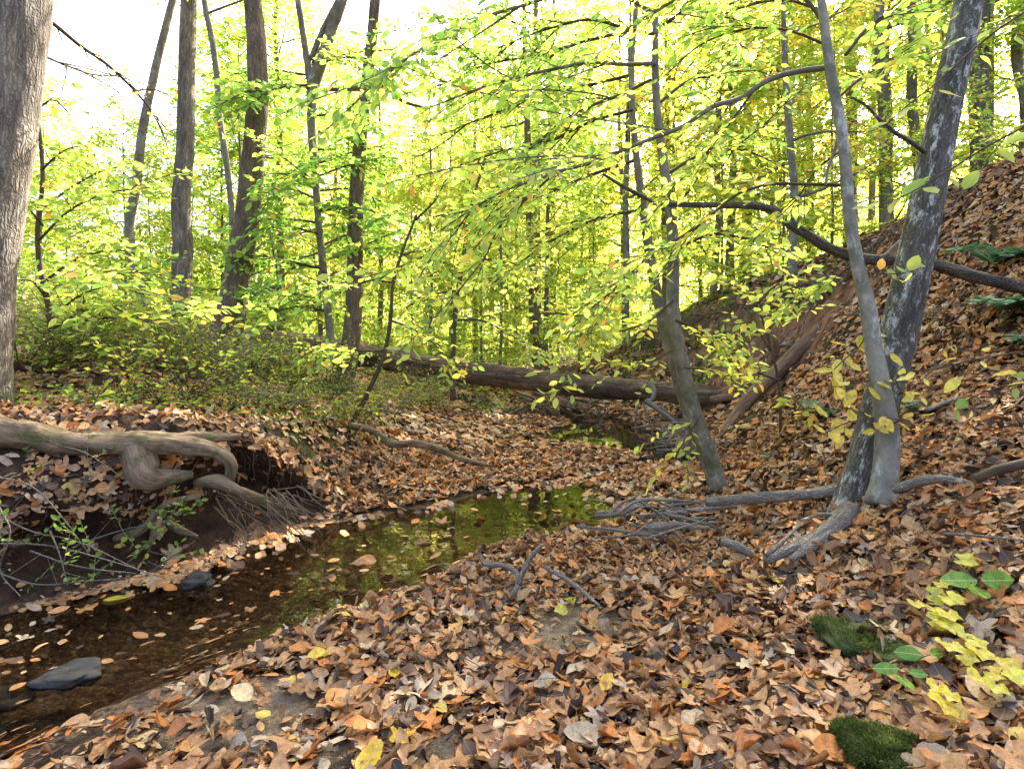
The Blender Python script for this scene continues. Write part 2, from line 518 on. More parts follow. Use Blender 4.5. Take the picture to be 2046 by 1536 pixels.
def ground_mat():
    m, nt, N, L = mat_new('forest_floor')
    geo = N.new('ShaderNodeNewGeometry')
    pos = geo.outputs['Position']
    soil = ramp(nt, [(.3, (.03, .018, .012)), (.5, (.085, .05, .032)), (.7, (.17, .095, .055))])
    L.new(noise_node(nt, pos, 9, 8, .7), soil.inputs[0])
    clay = ramp(nt, [(.28, (.12, .055, .034)), (.48, (.30, .145, .085)), (.62, (.44, .25, .155)), (.78, (.56, .37, .25))])
    L.new(noise_node(nt, pos, 5, 8, .68, (1, 1, .5)), clay.inputs[0])
    sand = ramp(nt, [(.38, (.16, .10, .06)), (.48, (.42, .31, .20)), (.56, (.62, .50, .35)), (.64, (.76, .65, .50))])
    L.new(math_n(nt, 'ADD', math_n(nt, 'MULTIPLY', noise_node(nt, pos, 22, 6, .8), .55), math_n(nt, 'MULTIPLY', noise_node(nt, pos, 330, 2, .6), .45)), sand.inputs[0])
    bed = ramp(nt, [(.32, (.05, .033, .022)), (.45, (.15, .098, .06)), (.57, (.30, .21, .135)), (.72, (.52, .40, .29))])
    a = noise_node(nt, pos, 16, 9, .78, (1, 1.6, 1))
    L.new(a, bed.inputs[0])
    vo = N.new('ShaderNodeTexVoronoi')
    vo.inputs['Scale'].default_value = 85
    L.new(pos, vo.inputs['Vector'])
    peb = ramp(nt, [(0, (.4, .38, .36)), (.5, (1, 1, 1)), (.86, (1.5, 1.4, 1.25)), (1, (2.6, 2.4, 2.1))])
    sx = N.new('ShaderNodeSeparateColor')
    L.new(vo.outputs['Color'], sx.inputs[0])
    L.new(sx.outputs[0], peb.inputs[0])
    bedc = mix(nt, .75, bed.outputs[0], peb.outputs[0], 'MULTIPLY')
    sy = N.new('ShaderNodeSeparateXYZ')
    L.new(pos, sy.inputs[0])
    deep_dark = math_n(nt, 'MULTIPLY', math_n(nt, 'SUBTRACT', math_n(nt, 'ADD', sy.outputs[1], math_n(nt, 'MULTIPLY', noise_node(nt, pos, 2.5, 4, .6), 1.2)), 4.4), 1.3, clamp=True)  # pool bed painted darker farther back, for the light lost in deeper water
    bedc = mix(nt, math_n(nt, 'MULTIPLY', deep_dark, .85), bedc, (.035, .026, .016))
    moss = ramp(nt, [(.35, (.035, .045, .012)), (.65, (.11, .13, .03))])
    L.new(noise_node(nt, pos, 30, 6, .7), moss.inputs[0])
    z = attr(nt, 'bk')
    sp = N.new('ShaderNodeSeparateXYZ')
    L.new(z.outputs['Vector'], sp.inputs[0])
    brk = noise_node(nt, pos, 7, 6, .7)

    def msk(sock, soft=.5):
        q = math_n(nt, 'ADD', sock, math_n(nt, 'MULTIPLY', math_n(nt, 'SUBTRACT', brk, .5), 1.0))
        return math_n(nt, 'MULTIPLY', math_n(nt, 'SUBTRACT', q, .35), 3.5, clamp=True)
    c = mix(nt, msk(sp.outputs[0]), soil.outputs[0], clay.outputs[0])
    c = mix(nt, msk(sp.outputs[1]), c, sand.outputs[0])
    c = mix(nt, msk(attr(nt, 'tone').outputs['Fac']), c, moss.outputs[0])
    c = mix(nt, sp.outputs[2], c, bedc)
    b = N.new('ShaderNodeBump')
    b.inputs['Strength'].default_value = 1.0
    b.inputs['Distance'].default_value = .05
    hh = math_n(nt, 'ADD', math_n(nt, 'ADD', noise_node(nt, pos, 22, 9, .75), math_n(nt, 'MULTIPLY', noise_node(nt, pos, 200, 3, .6), .3)), math_n(nt, 'MULTIPLY', vo.outputs['Distance'], .25))
    L.new(hh, b.inputs['Height'])
    p = N.new('ShaderNodeBsdfPrincipled')
    p.inputs['Roughness'].default_value = .9
    p.inputs['Specular IOR Level'].default_value = .2
    L.new(c, p.inputs['Base Color']); L.new(b.outputs[0], p.inputs['Normal'])
    o = N.new('ShaderNodeOutputMaterial')
    L.new(p.outputs[0], o.inputs[0])
    return m


def water_mat():
    m, nt, N, L = mat_new('creek_water')
    geo = N.new('ShaderNodeNewGeometry')
    pos = geo.outputs['Position']
    f = noise_node(nt, pos, 5.5, 3, .5, (1, .55, 1))
    f2 = noise_node(nt, pos, 30, 2, .5, (1, .5, 1))
    h = math_n(nt, 'ADD', f, math_n(nt, 'MULTIPLY', f2, .025))
    b = N.new('ShaderNodeBump')
    b.inputs['Strength'].default_value = .055
    b.inputs['Distance'].default_value = .05
    L.new(h, b.inputs['Height'])
    fr = N.new('ShaderNodeFresnel')
    fr.inputs['IOR'].default_value = 1.36
    L.new(b.outputs[0], fr.inputs['Normal'])
    t = N.new('ShaderNodeBsdfTransparent')
    t.inputs[0].default_value = (.74, .66, .55, 1)
    g = N.new('ShaderNodeBsdfGlossy')
    g.inputs['Roughness'].default_value = .015
    g.inputs['Color'].default_value = (1, 1, 1, 1)
    L.new(b.outputs[0], g.inputs['Normal'])
    ms = N.new('ShaderNodeMixShader')
    L.new(fr.outputs[0], ms.inputs[0]); L.new(t.outputs[0], ms.inputs[1]); L.new(g.outputs[0], ms.inputs[2])
    o = N.new('ShaderNodeOutputMaterial')
    L.new(ms.outputs[0], o.inputs[0])
    return m


def stone_mat(name, a, b):
    m, nt, N, L = mat_new(name)
    geo = N.new('ShaderNodeNewGeometry')
    f = noise_node(nt, geo.outputs['Position'], 24, 8, .7)
    r = ramp(nt, [(.3, a), (.7, b)])
    L.new(f, r.inputs[0])
    bp = N.new('ShaderNodeBump')
    bp.inputs['Strength'].default_value = .6
    bp.inputs['Distance'].default_value = .01
    L.new(f, bp.inputs['Height'])
    p = N.new('ShaderNodeBsdfPrincipled')
    p.inputs['Roughness'].default_value = .6
    p.inputs['Specular IOR Level'].default_value = .25
    L.new(r.outputs[0], p.inputs['Base Color']); L.new(bp.outputs[0], p.inputs['Normal'])
    o = N.new('ShaderNodeOutputMaterial')
    L.new(p.outputs[0], o.inputs[0])
    return m


M['ground'] = ground_mat()
M['water'] = water_mat()
M['stone'] = stone_mat('wet_grey_stone', (.026, .024, .022), (.085, .08, .075))
M['gravel'] = leaf_mat('gravel_stone', [(0, (.06, .04, .03)), (.4, (.20, .12, .07)), (.75, (.36, .25, .15)), (.93, (.55, .45, .33)), (1, (.7, .64, .55))], 0.0, 1, .3, .03)
M['stone_moss'] = stone_mat('dark_mossy_stone', (.02, .03, .010), (.075, .10, .025))

# ------------------------------------------------------------------ terrain
WATER = np.array([(-6, .8), (-4, 1.95), (-2.31, 2.6), (-1.85, 3.07), (-1.41, 3.83), (-.65, 4.31), (-.30, 4.68), (.2, 5.0), (.68, 5.3), (1.13, 5.75),
                  (1.50, 6.1), (1.42, 6.35), (.95, 6.75), (.35, 7.15), (.42, 7.9), (.85, 8.5), (.9, 9.2), (.4, 9.6), (-1.2, 10.2),
                  (-1.2, 10.7), (.7, 10.5), (1.75, 9.6), (1.85, 8.6), (2.0, 7.3), (1.95, 6.4), (2.02, 5.9), (1.75, 5.45), (1.5, 5.72), (1.13, 5.45), (.70, 5.0),
                  (.74, 4.6), (1.0, 4.1), (.98, 3.82), (.32, 3.62), (.0, 3.42), (-.18, 3.25), (-.375, 2.82), (-.72, 2.55), (-1.0, 2.19), (-1.29, 1.80), (-1.40, 1.64),
                  (-2.2, .9), (-3.5, -.5), (-5.5, -1)], float)


def water_dist(X, Y):
    """signed distance to the water's edge, negative in the water"""
    X, Y = np.asarray(X, float), np.asarray(Y, float)
    best = np.full(X.shape, 1e9)
    ins = np.zeros(X.shape, bool)
    n = len(WATER)
    for i in range(n):
        a, b = WATER[i], WATER[(i + 1) % n]
        e = b - a
        t = np.clip(((X - a[0]) * e[0] + (Y - a[1]) * e[1]) / (e @ e), 0, 1)
        best = np.minimum(best, np.hypot(X - a[0] - t * e[0], Y - a[1] - t * e[1]))
        c = ((a[1] > Y) != (b[1] > Y)) & (X < (b[0] - a[0]) * (Y - a[1]) / (b[1] - a[1] + 1e-12) + a[0])
        ins ^= c
    return np.where(ins, -best, best)


CP = [P(*a) for a in [
    # right slope, its crest and the cut bank
    (2046, 800, 3.0), (2046, 690, 3.6), (2046, 600, 4.2), (2046, 450, 5.3), (2046, 345, 6.0), (1880, 400, 7.2), (1760, 480, 8.2), (1600, 568, 9.3),
    (1450, 597, 10.5), (1370, 625, 12), (1290, 665, 13.5), (1190, 725, 15), (1850, 750, 4.3), (1850, 600, 5.8), (1650, 800, 5.2), (1650, 710, 6.8),
    (1600, 900, 4.2), (1500, 815, 7.6), (1500, 720, 8.6), (1600, 630, 8.8), (1720, 580, 7.6), (1440, 985, 4.2), (1380, 900, 6), (1350, 862, 7.8), (1400, 790, 9), (1400, 690, 10.2),
    (1300, 770, 11.6), (1300, 700, 12.8), (1200, 790, 11.2), (1200, 740, 13), (1100, 775, 12.5), (1050, 805, 11.2), (1950, 900, 2.75),
    # left bank and its top
    (0, 905, 2.9), (300, 950, 3.2), (500, 985, 3.5), (600, 1000, 3.9), (450, 1030, 3.33), (300, 1075, 3.12), (150, 1000, 2.95), (60, 1090, 2.75),
    (300, 830, 3.7), (100, 820, 3.5), (600, 850, 4.6), (700, 900, 4.9), (700, 985, 4.4), (850, 930, 5.5), (1000, 905, 6.2), (1050, 862, 7.9), (900, 860, 7.0), (800, 835, 6.8),
    (700, 800, 6.5), (600, 775, 6.4), (850, 815, 8), (950, 828, 9), (1000, 845, 8.8), (950, 793, 11), (700, 742, 9), (400, 735, 5.5), (400, 690, 7.5), (100, 735, 5), (100, 690, 8),
    (700, 715, 14), (900, 762, 14)]]
CP += [np.array(a, float) for a in [
    (0, .3, .05), (0, 1.5, .07), (-.9, 1.5, .03), (1.09, 1.22, .22), (1.17, 1.85, .20), (1.67, 1.9, .36), (1.98, 2.3, .52), (1.69, 2.9, .34), (.5, 2.3, .08), (.6, 3.2, .05), (1.0, 3.4, .08),
    (1.3, 3.0, .14), (1.2, 4.4, .05), (1.0, 5.0, .03), (1.5, 5.2, .06), (2.4, 1.2, .75), (3, 0, 1.2), (1.5, 0, .4), (-1, 0, .0), (3.6, 2.2, 1.3), (5, 3, 2.4), (6.5, 4, 3.3), (8, 7, 3.8), (7, 10, 3.3), (5.5, 11, 2.6),
    (-4, 2.6, .75), (-7, 3, 1.1), (-10, 6, 1.3), (-6, 10, 1.25), (-10, 15, .9), (-4, 15, .75), (-4, 22, .5), (-20, 25, .4), (-20, 5, 1.2), (0, 20, .2), (0, 30, .3), (4, 20, 1.0), (7, 16, 2.6), (10, 20, 3.2), (15, 12, 4.6),
    (12, 35, 3), (25, 25, 5.5), (0, 60, 1.0), (30, 60, 5), (-30, 60, .5), (-40, 30, .3), (45, 20, 7), (40, -8, 6), (-40, -8, 1.5), (0, -8, .4), (10, -6, 3), (0, 95, 2), (-45, 95, 1), (45, 95, 5)]]
for a in [(-2.31, 2.6), (-1.85, 3.07), (-1.41, 3.83), (-.65, 4.31), (.2, 5.0), (1.13, 5.75), (1.53, 6.2), (.4, 7.3), (.8, 8.7), (.4, 9.8), (1.85, 9.0), (2.0, 7.3), (2.0, 5.9),
          (.74, 4.6), (1.0, 4.1), (.32, 3.62), (-.18, 3.25), (-.72, 2.55), (-1.29, 1.80), (-2.2, .9), (-4, 1.95), (-6, .8), (-3.5, -.5)]:
    CP.append(np.array([a[0], a[1], .015]))
CP = np.array(CP)
_c2 = .25 ** 2


def _phi(X, Y):
    X, Y = np.asarray(X, float).ravel(), np.asarray(Y, float).ravel()
    return np.sqrt((X[:, None] - CP[None, :, 0]) ** 2 + (Y[:, None] - CP[None, :, 1]) ** 2 + _c2)


_n = len(CP)
_A = np.zeros((_n + 1, _n + 1))
_A[:_n, :_n] = _phi(CP[:, 0], CP[:, 1]) - 2e-3 * np.eye(_n)
_A[:_n, _n] = _A[_n, :_n] = 1
_w = np.linalg.solve(_A, np.r_[CP[:, 2], 0])


def bank_zone(X, Y):
    return sstep(-1.05, -1.5, X) * sstep(4.2, 3.8, Y) * sstep(1.5, 2.4, Y)


def undercut(X, Y):
    """the washed out bank: its lip stands forward over the water, its foot lies back"""
    e = .03
    d = water_dist(X, Y)
    gx = (water_dist(X + e, Y) - water_dist(X - e, Y)) / (2 * e)
    gy = (water_dist(X, Y + e) - water_dist(X, Y - e)) / (2 * e)
    n = 1 + .35 * fbm(X * 4, Y * 4, 2., 3)
    sh = bank_zone(X, Y) * (.16 * n * sstep(.0, .08, d) * sstep(.2, .1, d) - .17 * n * sstep(.13, .25, d) * sstep(.9, .4, d))
    return X + gx * sh, Y + gy * sh


def height(X, Y):
    X, Y = np.asarray(X, float), np.asarray(Y, float)
    sh = X.shape
    x, y = X.ravel(), Y.ravel()
    out = np.zeros(len(x))
    for i in range(0, len(x), 40000):
        sl = slice(i, i + 40000)
        out[sl] = _phi(x[sl], y[sl]) @ _w[:_n] + _w[_n]
    d = water_dist(x, y)
    rough = .012 + .03 * sstep(.08, .3, out) + .08 * sstep(.3, 1.6, out)
    land = out + rough * fbm(x * 1.3, y * 1.3, 3.1, 4) + .02 * fbm(x * 6, y * 6, 1.0, 3)
    zn = bank_zone(x, y)
    land = land * (1 - zn) + zn * np.maximum(land, (.27 + .05 * fbm(x * 3, y * 3, 4., 2)) * sstep(.10, .26, d))
    cut = np.exp(-(((x - 3.9) / 1.5) ** 2 + ((y - 9.0) / 2.0) ** 2)) + np.exp(-(((x - 1.7) / 1.5) ** 2 + ((y - 11.5) / 1.0) ** 2))
    cut = np.clip(cut * 1.3, 0, 1) * sstep(.1, .35, out)
    ridge = 1 - np.abs(fbm(x * 2.6 + y * 1.1, out * .9, 5.5, 4))
    land = land + cut * (.22 * (ridge - .75) + .10 * (sstep(.45, .55, (out * 1.7 + .3 * fbm(x, y, 9., 2)) % 1) - .5) + .11 * fbm(x * 5, y * 5, out * 3, 4))
    land = np.maximum(land, .012 + .05 * np.clip(d, 0, .6))
    land = .012 + (land - .012) * sstep(0, .12, d)
    bed = .012 - (.14 + .10 * sstep(3.4, 4.4, y)) * sstep(0, .42, -d) + .022 * fbm(x * 5, y * 5, 7.7, 4) * sstep(0, .1, -d)
    return np.where(d > 0, land, np.minimum(bed, .012)).reshape(sh)


def gz(x, y):
    return float(height(np.array([x]), np.array([y]))[0])


def normals(X, Y, e=.05):
    zx = (height(X + e, Y) - height(X - e, Y)) / (2 * e)
    zy = (height(X, Y + e) - height(X, Y - e)) / (2 * e)
    return nrm(np.stack([-zx, -zy, np.ones_like(zx)], -1))


def clay_mask(X, Y, Z, NZ):
    steep = .8 * sstep(.80, .60, NZ) * sstep(6, 8, Y) * sstep(1.0, 2.0, X) * sstep(5.6, 4.8, X)
    scar = np.exp(-(((X - 4.0) / 1.1) ** 2 + ((Y - 8.5) / 1.5) ** 2)) * 1.1
    far = np.exp(-(((X - 1.7) / 1.5) ** 2 + ((Y - 11.5) / 1.0) ** 2)) * 1.1
    under = .25 * sstep(.8, .6, NZ) * sstep(-.8, -1.4, X) * sstep(5, 4, Y)
    return np.clip(np.maximum.reduce([steep, scar, far, under]), 0, 1)


def sand_mask(X, Y):
    a = np.exp(-(((X - .12) / .34) ** 2 + ((Y - 2.35) / .26) ** 2)) * 1.2
    b = np.exp(-(((X + .95) / .35) ** 2 + ((Y - 1.85) / .25) ** 2)) * 1.1
    c = np.exp(-(((X + .35) / .3) ** 2 + ((Y - 1.6) / .2) ** 2)) * .7
    return np.clip(np.maximum.reduce([a, b, c]), 0, 1)


def moss_mask(X, Y):
    r = 0 * X
    for px, py, Y0, s in ((600, 905, 4.35, .35), (660, 870, 4.9, .3), (1880, 775, 3.9, .22), (1500, 790, 6.6, .4), (1580, 870, 4.7, .35), (1720, 660, 6.8, .3), (760, 985, 4.4, .2), (1600, 960, 3.9, .2)):
        p = P(px, py, Y0)
        r = np.maximum(r, np.exp(-(((X - p[0]) / s) ** 2 + ((Y - p[1]) / s) ** 2)))
    return r * .62


def build_ground():
    nu, nv = 420, 460
    u = np.linspace(-1, 1, nu)
    v = np.linspace(-1, 1, nv)
    k = 4.6
    xs = 70 * np.sinh(k * u) / np.sinh(k) + .8
    ys = np.where(v < 0, 3.6 + 14 * np.sinh(3 * v) / np.sinh(3), 3.6 + 110 * np.sinh(4.6 * v) / np.sinh(4.6))
    X, Y = np.meshgrid(xs, ys)
    Z = height(X, Y)
    Nn = normals(X, Y)
    d = water_dist(X, Y)
    bed = sstep(.03, -.05, d)
    bk = np.stack([clay_mask(X, Y, Z, Nn[..., 2]), sand_mask(X, Y), bed], -1)
    mb = MB()
    i = np.arange(nv - 1)[:, None] * nu
    j = np.arange(nu - 1)[None]
    f = np.stack([i + j, i + j + 1, i + nu + j + 1, i + nu + j], -1).reshape(-1, 4)
    X, Y = undercut(X, Y)
    mb.add(np.stack([X, Y, Z], -1), [f], moss_mask(X, Y).ravel(), bk.reshape(-1, 3))
    tag(mb.build('ground', M['ground']), kind='structure')


build_ground()
mb = MB()
wx, wy = np.meshgrid(np.linspace(-9, 3.4, 30), np.linspace(-2, 12, 30))
i = np.arange(29)[:, None] * 30
j = np.arange(29)[None]
mb.add(np.stack([wx, wy, 0 * wx], -1), [np.stack([i + j, i + j + 1, i + 31 + j, i + 30 + j], -1).reshape(-1, 4)])
tag(mb.build('water', M['water']), kind='structure')

# ------------------------------------------------------------------ leaf litter
def litter():
    mb = MB()
    rng = np.random.default_rng(21)

    def zone(y0, y1, dens, lod, size, layers):
        xm = 0.89 * y1 + 1.6
        A = 2 * xm * (y1 - y0)
        n = int(A * dens)
        X, Y = rng.uniform(-xm, xm, n), rng.uniform(y0, y1, n)
        keep = np.abs(X) < .89 * Y + 1.6
        X, Y = X[keep], Y[keep]
        d = water_dist(X, Y)
        Z = height(X, Y)
        N = normals(X, Y)
        pr = np.ones(len(X))
        upper = np.where(Y > 5.9, .12, 1.)
        pr *= np.where(d < .0, np.where(d > -.10, .28 * (fbm(X * 3, Y * 3, 12., 3) > .05) + .03, .022) + .5 * sstep(-.3, -.0, d) * (fbm(X * 2, Y * 2, 5.) > .35), 1) * np.where(d < 0, upper, 1)
        pr *= 1 - .88 * sstep(.12, .5, sand_mask(X, Y)) * sstep(-.5, .15, fbm(X * 6, Y * 6, 9.))
        pr *= 1 - .92 * sstep(.25, .7, clay_mask(X, Y, Z, N[:, 2])) * sstep(-.75, -.3, fbm(X * 2.5, Y * 2.5, 14., 3))
        pr *= 1 - .7 * sstep(.25, .6, moss_mask(X, Y))
        pr *= np.where((X < -.5) & (Z > .55), .55, 1)
        pr *= np.where((X < -1.2) & (Z < .3) & (Y < 4) & (d > 0), np.where(Z > .25, .9, .10), 1)      # bare undercut left bank
        keep = rng.random(len(X)) < pr
        X, Y, Z, N, d = X[keep], Y[keep], Z[keep], N[keep], d[keep]
        n = len(X)
        onw = d < 0
        lift = np.where(onw, .004 - Z, rng.random(n) * layers)
        tilt = np.where(onw, .04, rng.uniform(.03, .40, n))[:, None]
        nn = nrm(N + tilt * nrm(rng.normal(0, 1, (n, 3))))
        a = rng.uniform(0, 2 * np.pi, n)
        dr = np.stack([np.cos(a), np.sin(a), np.zeros(n)], -1)
        dr = nrm(dr - nn * np.sum(dr * nn, -1, keepdims=True))
        L = size * np.clip(rng.lognormal(0, .36, n), .4, 1.8)
        X1, Y1 = undercut(X, Y)
        pos = np.stack([X1, Y1, Z + lift + .006], -1) - dr * L[:, None] * .5
        patch = fbm(X * .9, Y * .9, 2.2, 3)
        t = np.clip(rng.beta(2.3, 1.5, n) + .12 * patch + np.where((Y > 5) & (Y < 9) & (X < 2), .07, 0), 0, 1)
        hi = rng.random(n)
        t = np.where(hi > .985, rng.uniform(.96, 1.0, n), np.minimum(t, .94))
        t = np.where(hi < .15, rng.uniform(0, .15, n), t)
        lob = (rng.random(n) < (.26 if lod == 2 else .12 if lod == 1 else 0))
        for sel, sh, wd in ((lob, 'lobed', 1), (~lob & (rng.random(n) < .55), 'oval', .74), (None, 'oval', .5)):
            if sel is None: sel = ~done
            if sh == 'lobed': done = sel.copy()
            else: done = done | sel
            if sel.sum() == 0: continue
            o = onw[sel]
            for w_, cu in ((o, (-.1, .1)), (~o, (-.7, 1.0) if lod else (0, 0))):
                k = np.where(sel)[0][w_]
                if lod and cu[1] > .2 and sh == 'oval' and len(k):
                    ro = rng.random(len(k)) < .22
                    kr, k = k[ro], k[~ro]
                    if len(kr): leaf_batch(mb, lod, pos[kr], dr[kr], nn[kr], L[kr], t[kr], wd * 1.1, (.8, 1.5), (-.5, 1.8), rng, sh)
                if len(k): leaf_batch(mb, lod, pos[k], dr[k], nn[k], L[k] * (1.25 if sh == 'lobed' else 1), t[k], wd, (.0, .12) if cu[1] < .2 and lod else (-.25, .75), cu if sh == 'oval' else (-.3, .5), rng, sh)
    zone(.9, 3.3, 1900, 2, .054, .04)
    zone(.9, 3.3, 2200, 1, .030, .03)
    zone(3.3, 6.2, 1300, 1, .058, .035)
    zone(6.2, 9.5, 520, 0, .088, .04)
    zone(9.5, 15, 260, 0, .11, .04)
    tag(mb.build('leaf_litter', M['litter']), kind='stuff', label='brown and orange fallen leaves covering the ground and creek bar', cat='leaf litter')


litter()


def twig_litter():
    mb = MB()
    rng = np.random.default_rng(23)
    for zn, n in ((0, 260), (1, 520)):
        Y = rng.uniform(1.2, 4.5, n) if zn == 0 else rng.uniform(4, 10, n)
        X = rng.uniform(-1, 1, n) * (.9 * Y + 1)
        d = water_dist(X, Y)
        for x, y, dd in zip(X, Y, d):
            if dd < .02: continue
            a = rng.uniform(0, 6.28)
            L = rng.uniform(.06, .32)
            e = np.array([math.cos(a), math.sin(a)]) * L
            q = np.array([x, y]) + e
            z0, z1 = gz(x, y), gz(*q)
            b = rng.normal(0, .02, 3)
            p0, p1 = np.array([x, y, z0 + rng.uniform(.01, .04)]), np.array([q[0], q[1], z1 + rng.uniform(.01, .06)])
            mb.tube([p0, (p0 + p1) / 2 + b, p1], [rng.uniform(.0015, .0045)] * 2 + [.001], 5, tone=rng.random())
    tag(mb.build('twig_litter', M['dead']), kind='stuff', label='thin dead twigs strewn through the fallen leaves', cat='twigs')


twig_litter()

# ------------------------------------------------------------------ limbs and crowns
def limb(wood, lv, start, d, L, r, rng, nsub=8, sub_len=.45, ll=.09, tone=(.4, .12), seg=6, rise=.05, lgap=.05, tgap=.16, jit=.6, twl=.4, wander=.14, geo=False):
    n = 7
    pts = [np.array(start, float)]
    d = nrm(np.array(d, float))
    for i in range(n):
        d = nrm(d + rng.normal(0, wander, 3) + np.array([0, 0, rise]))
        pts.append(pts[-1] + d * L / n)
    pts = np.array(pts)
    wood.tube(pts, np.linspace(r, r * .25, n + 1), seg, step=max(.12, L / 20), rough=.08, freq=6)
    for j in range(nsub):
        t = rng.uniform(.2, 1.0)
        x = t * n
        i = min(int(x), n - 1)
        p0 = pts[i] + (pts[i + 1] - pts[i]) * (x - i)
        T = nrm(pts[i + 1] - pts[i])
        lat = nrm(np.cross(T, [0, 0, 1]) + 1e-4) * (1 if j % 2 else -1)
        dd = nrm(T * rng.uniform(.3, .9) + lat * rng.uniform(.4, 1) + np.array([0, 0, rng.normal(.05, .3)]))
        sl = L * sub_len * rng.uniform(.5, 1.2) * (1.15 - .6 * t)
        k = np.linspace(0, 1, 5)[:, None]
        sp = p0 + dd * k * sl + (rng.normal(0, .12, 3) + np.array([0, 0, -.06])) * k ** 2 * sl
        nv = nrm(np.array([0, 0, 1.]) + rng.normal(0, .35, 3))
        spray(wood, lv, sp, max(r * .3, .004), .0025, rng, twl, tgap, lgap, ll, nv, tone, .1, 4, 3, sl / 5, geo, jit)


def make_tree(seed, H, lo, rad, r0, nl, ll, tone, lgap=.075, tgap=.2, lean=.03, rise=.04, twl=.45, nsub=7):
    rng = np.random.default_rng(seed)
    trunk, wood, lv = MB(), MB(), Leaves()
    n = 9
    z = np.linspace(-.4, H, n)
    off = np.cumsum(rng.normal(0, lean * H / n, (n, 2)), 0)
    off -= off[0]
    pts = np.c_[off, z]
    rr = r0 * (1 - .85 * (z - z[0]) / (H + .4)) ** .8
    rr[0] *= 1.35
    trunk.tube(pts, rr, 9, step=.3, rough=.06, freq=3)
    for i in range(nl):
        t = lo + (1 - lo) * (i + rng.random()) / nl
        zz = t * H
        p0 = np.array([np.interp(zz, z, pts[:, 0]), np.interp(zz, z, pts[:, 1]), zz])
        a = i * 2.4 + rng.normal(0, .4)
        k = (t - lo) / (1 - lo)
        Lb = rad * (1 - .65 * k ** 1.5) * rng.uniform(.55, 1.2)
        limb(trunk, lv, p0, (math.cos(a), math.sin(a), rng.uniform(-.05, .55)), Lb, max(.012, np.interp(zz, z, rr) * .4), rng, nsub, .5, ll, tone, 5, rise, lgap, tgap, .45, twl)
    return trunk, lv


# ------------------------------------------------------------------ trees of the wood beyond
def link_tree(name, proto, base, s, rz, label, group, first, lean=(0, 0)):
    t = thing(name, label, 'tree', base, group)
    t.rotation_euler = (lean[0], lean[1], rz)
    t.scale = (s, s, s)
    for part in proto:
        c = part if first else part.copy()
        if not first: COL.objects.link(c)
        c.parent = t
    return t


PROTO = {}


def proto(key, seed, mat, H, lo, rad, r0, nl, ll, tone, lgap, tgap, **kw):
    tr, lv = make_tree(seed, H, lo, rad, r0, nl, ll, tone, lgap, tgap, **kw)
    a = tr.build('trunk', M['far_bark'])
    mb = MB()
    lv.emit(mb, 0, .55, (-.1, .7), rng=np.random.default_rng(seed))
    b = mb.build('crown', mat)
    PROTO[key] = [a, b]
    print('proto', key, lv.count())


proto('green', 31, M['fresh'], 11, .12, 2.6, .10, 34, .14, (.46, .13), .047, .12)
proto('lime', 32, M['fresh'], 9, .08, 2.3, .07, 34, .13, (.60, .12), .044, .11)
proto('gold', 33, M['gold'], 13, .22, 2.8, .12, 32, .15, (.42, .2), .050, .12)
proto('tall', 34, M['fresh'], 17, .35, 3.0, .17, 30, .155, (.56, .17), .050, .13)
proto('young', 35, M['fresh'], 5.5, .03, 1.5, .035, 24, .115, (.54, .15), .036, .11)
used = set()
rt = np.random.default_rng(77)


def bgtree(key, px, Y, s=1.0, name='tree', label=None, group=None, lean=(0, 0)):
    x = (px - CX) / F * Y
    base = (x, Y, gz(x, Y) - .05)
    link_tree(name, PROTO[key], base, s, rt.uniform(0, 6.28), label, group, key not in used, lean)
    used.add(key)


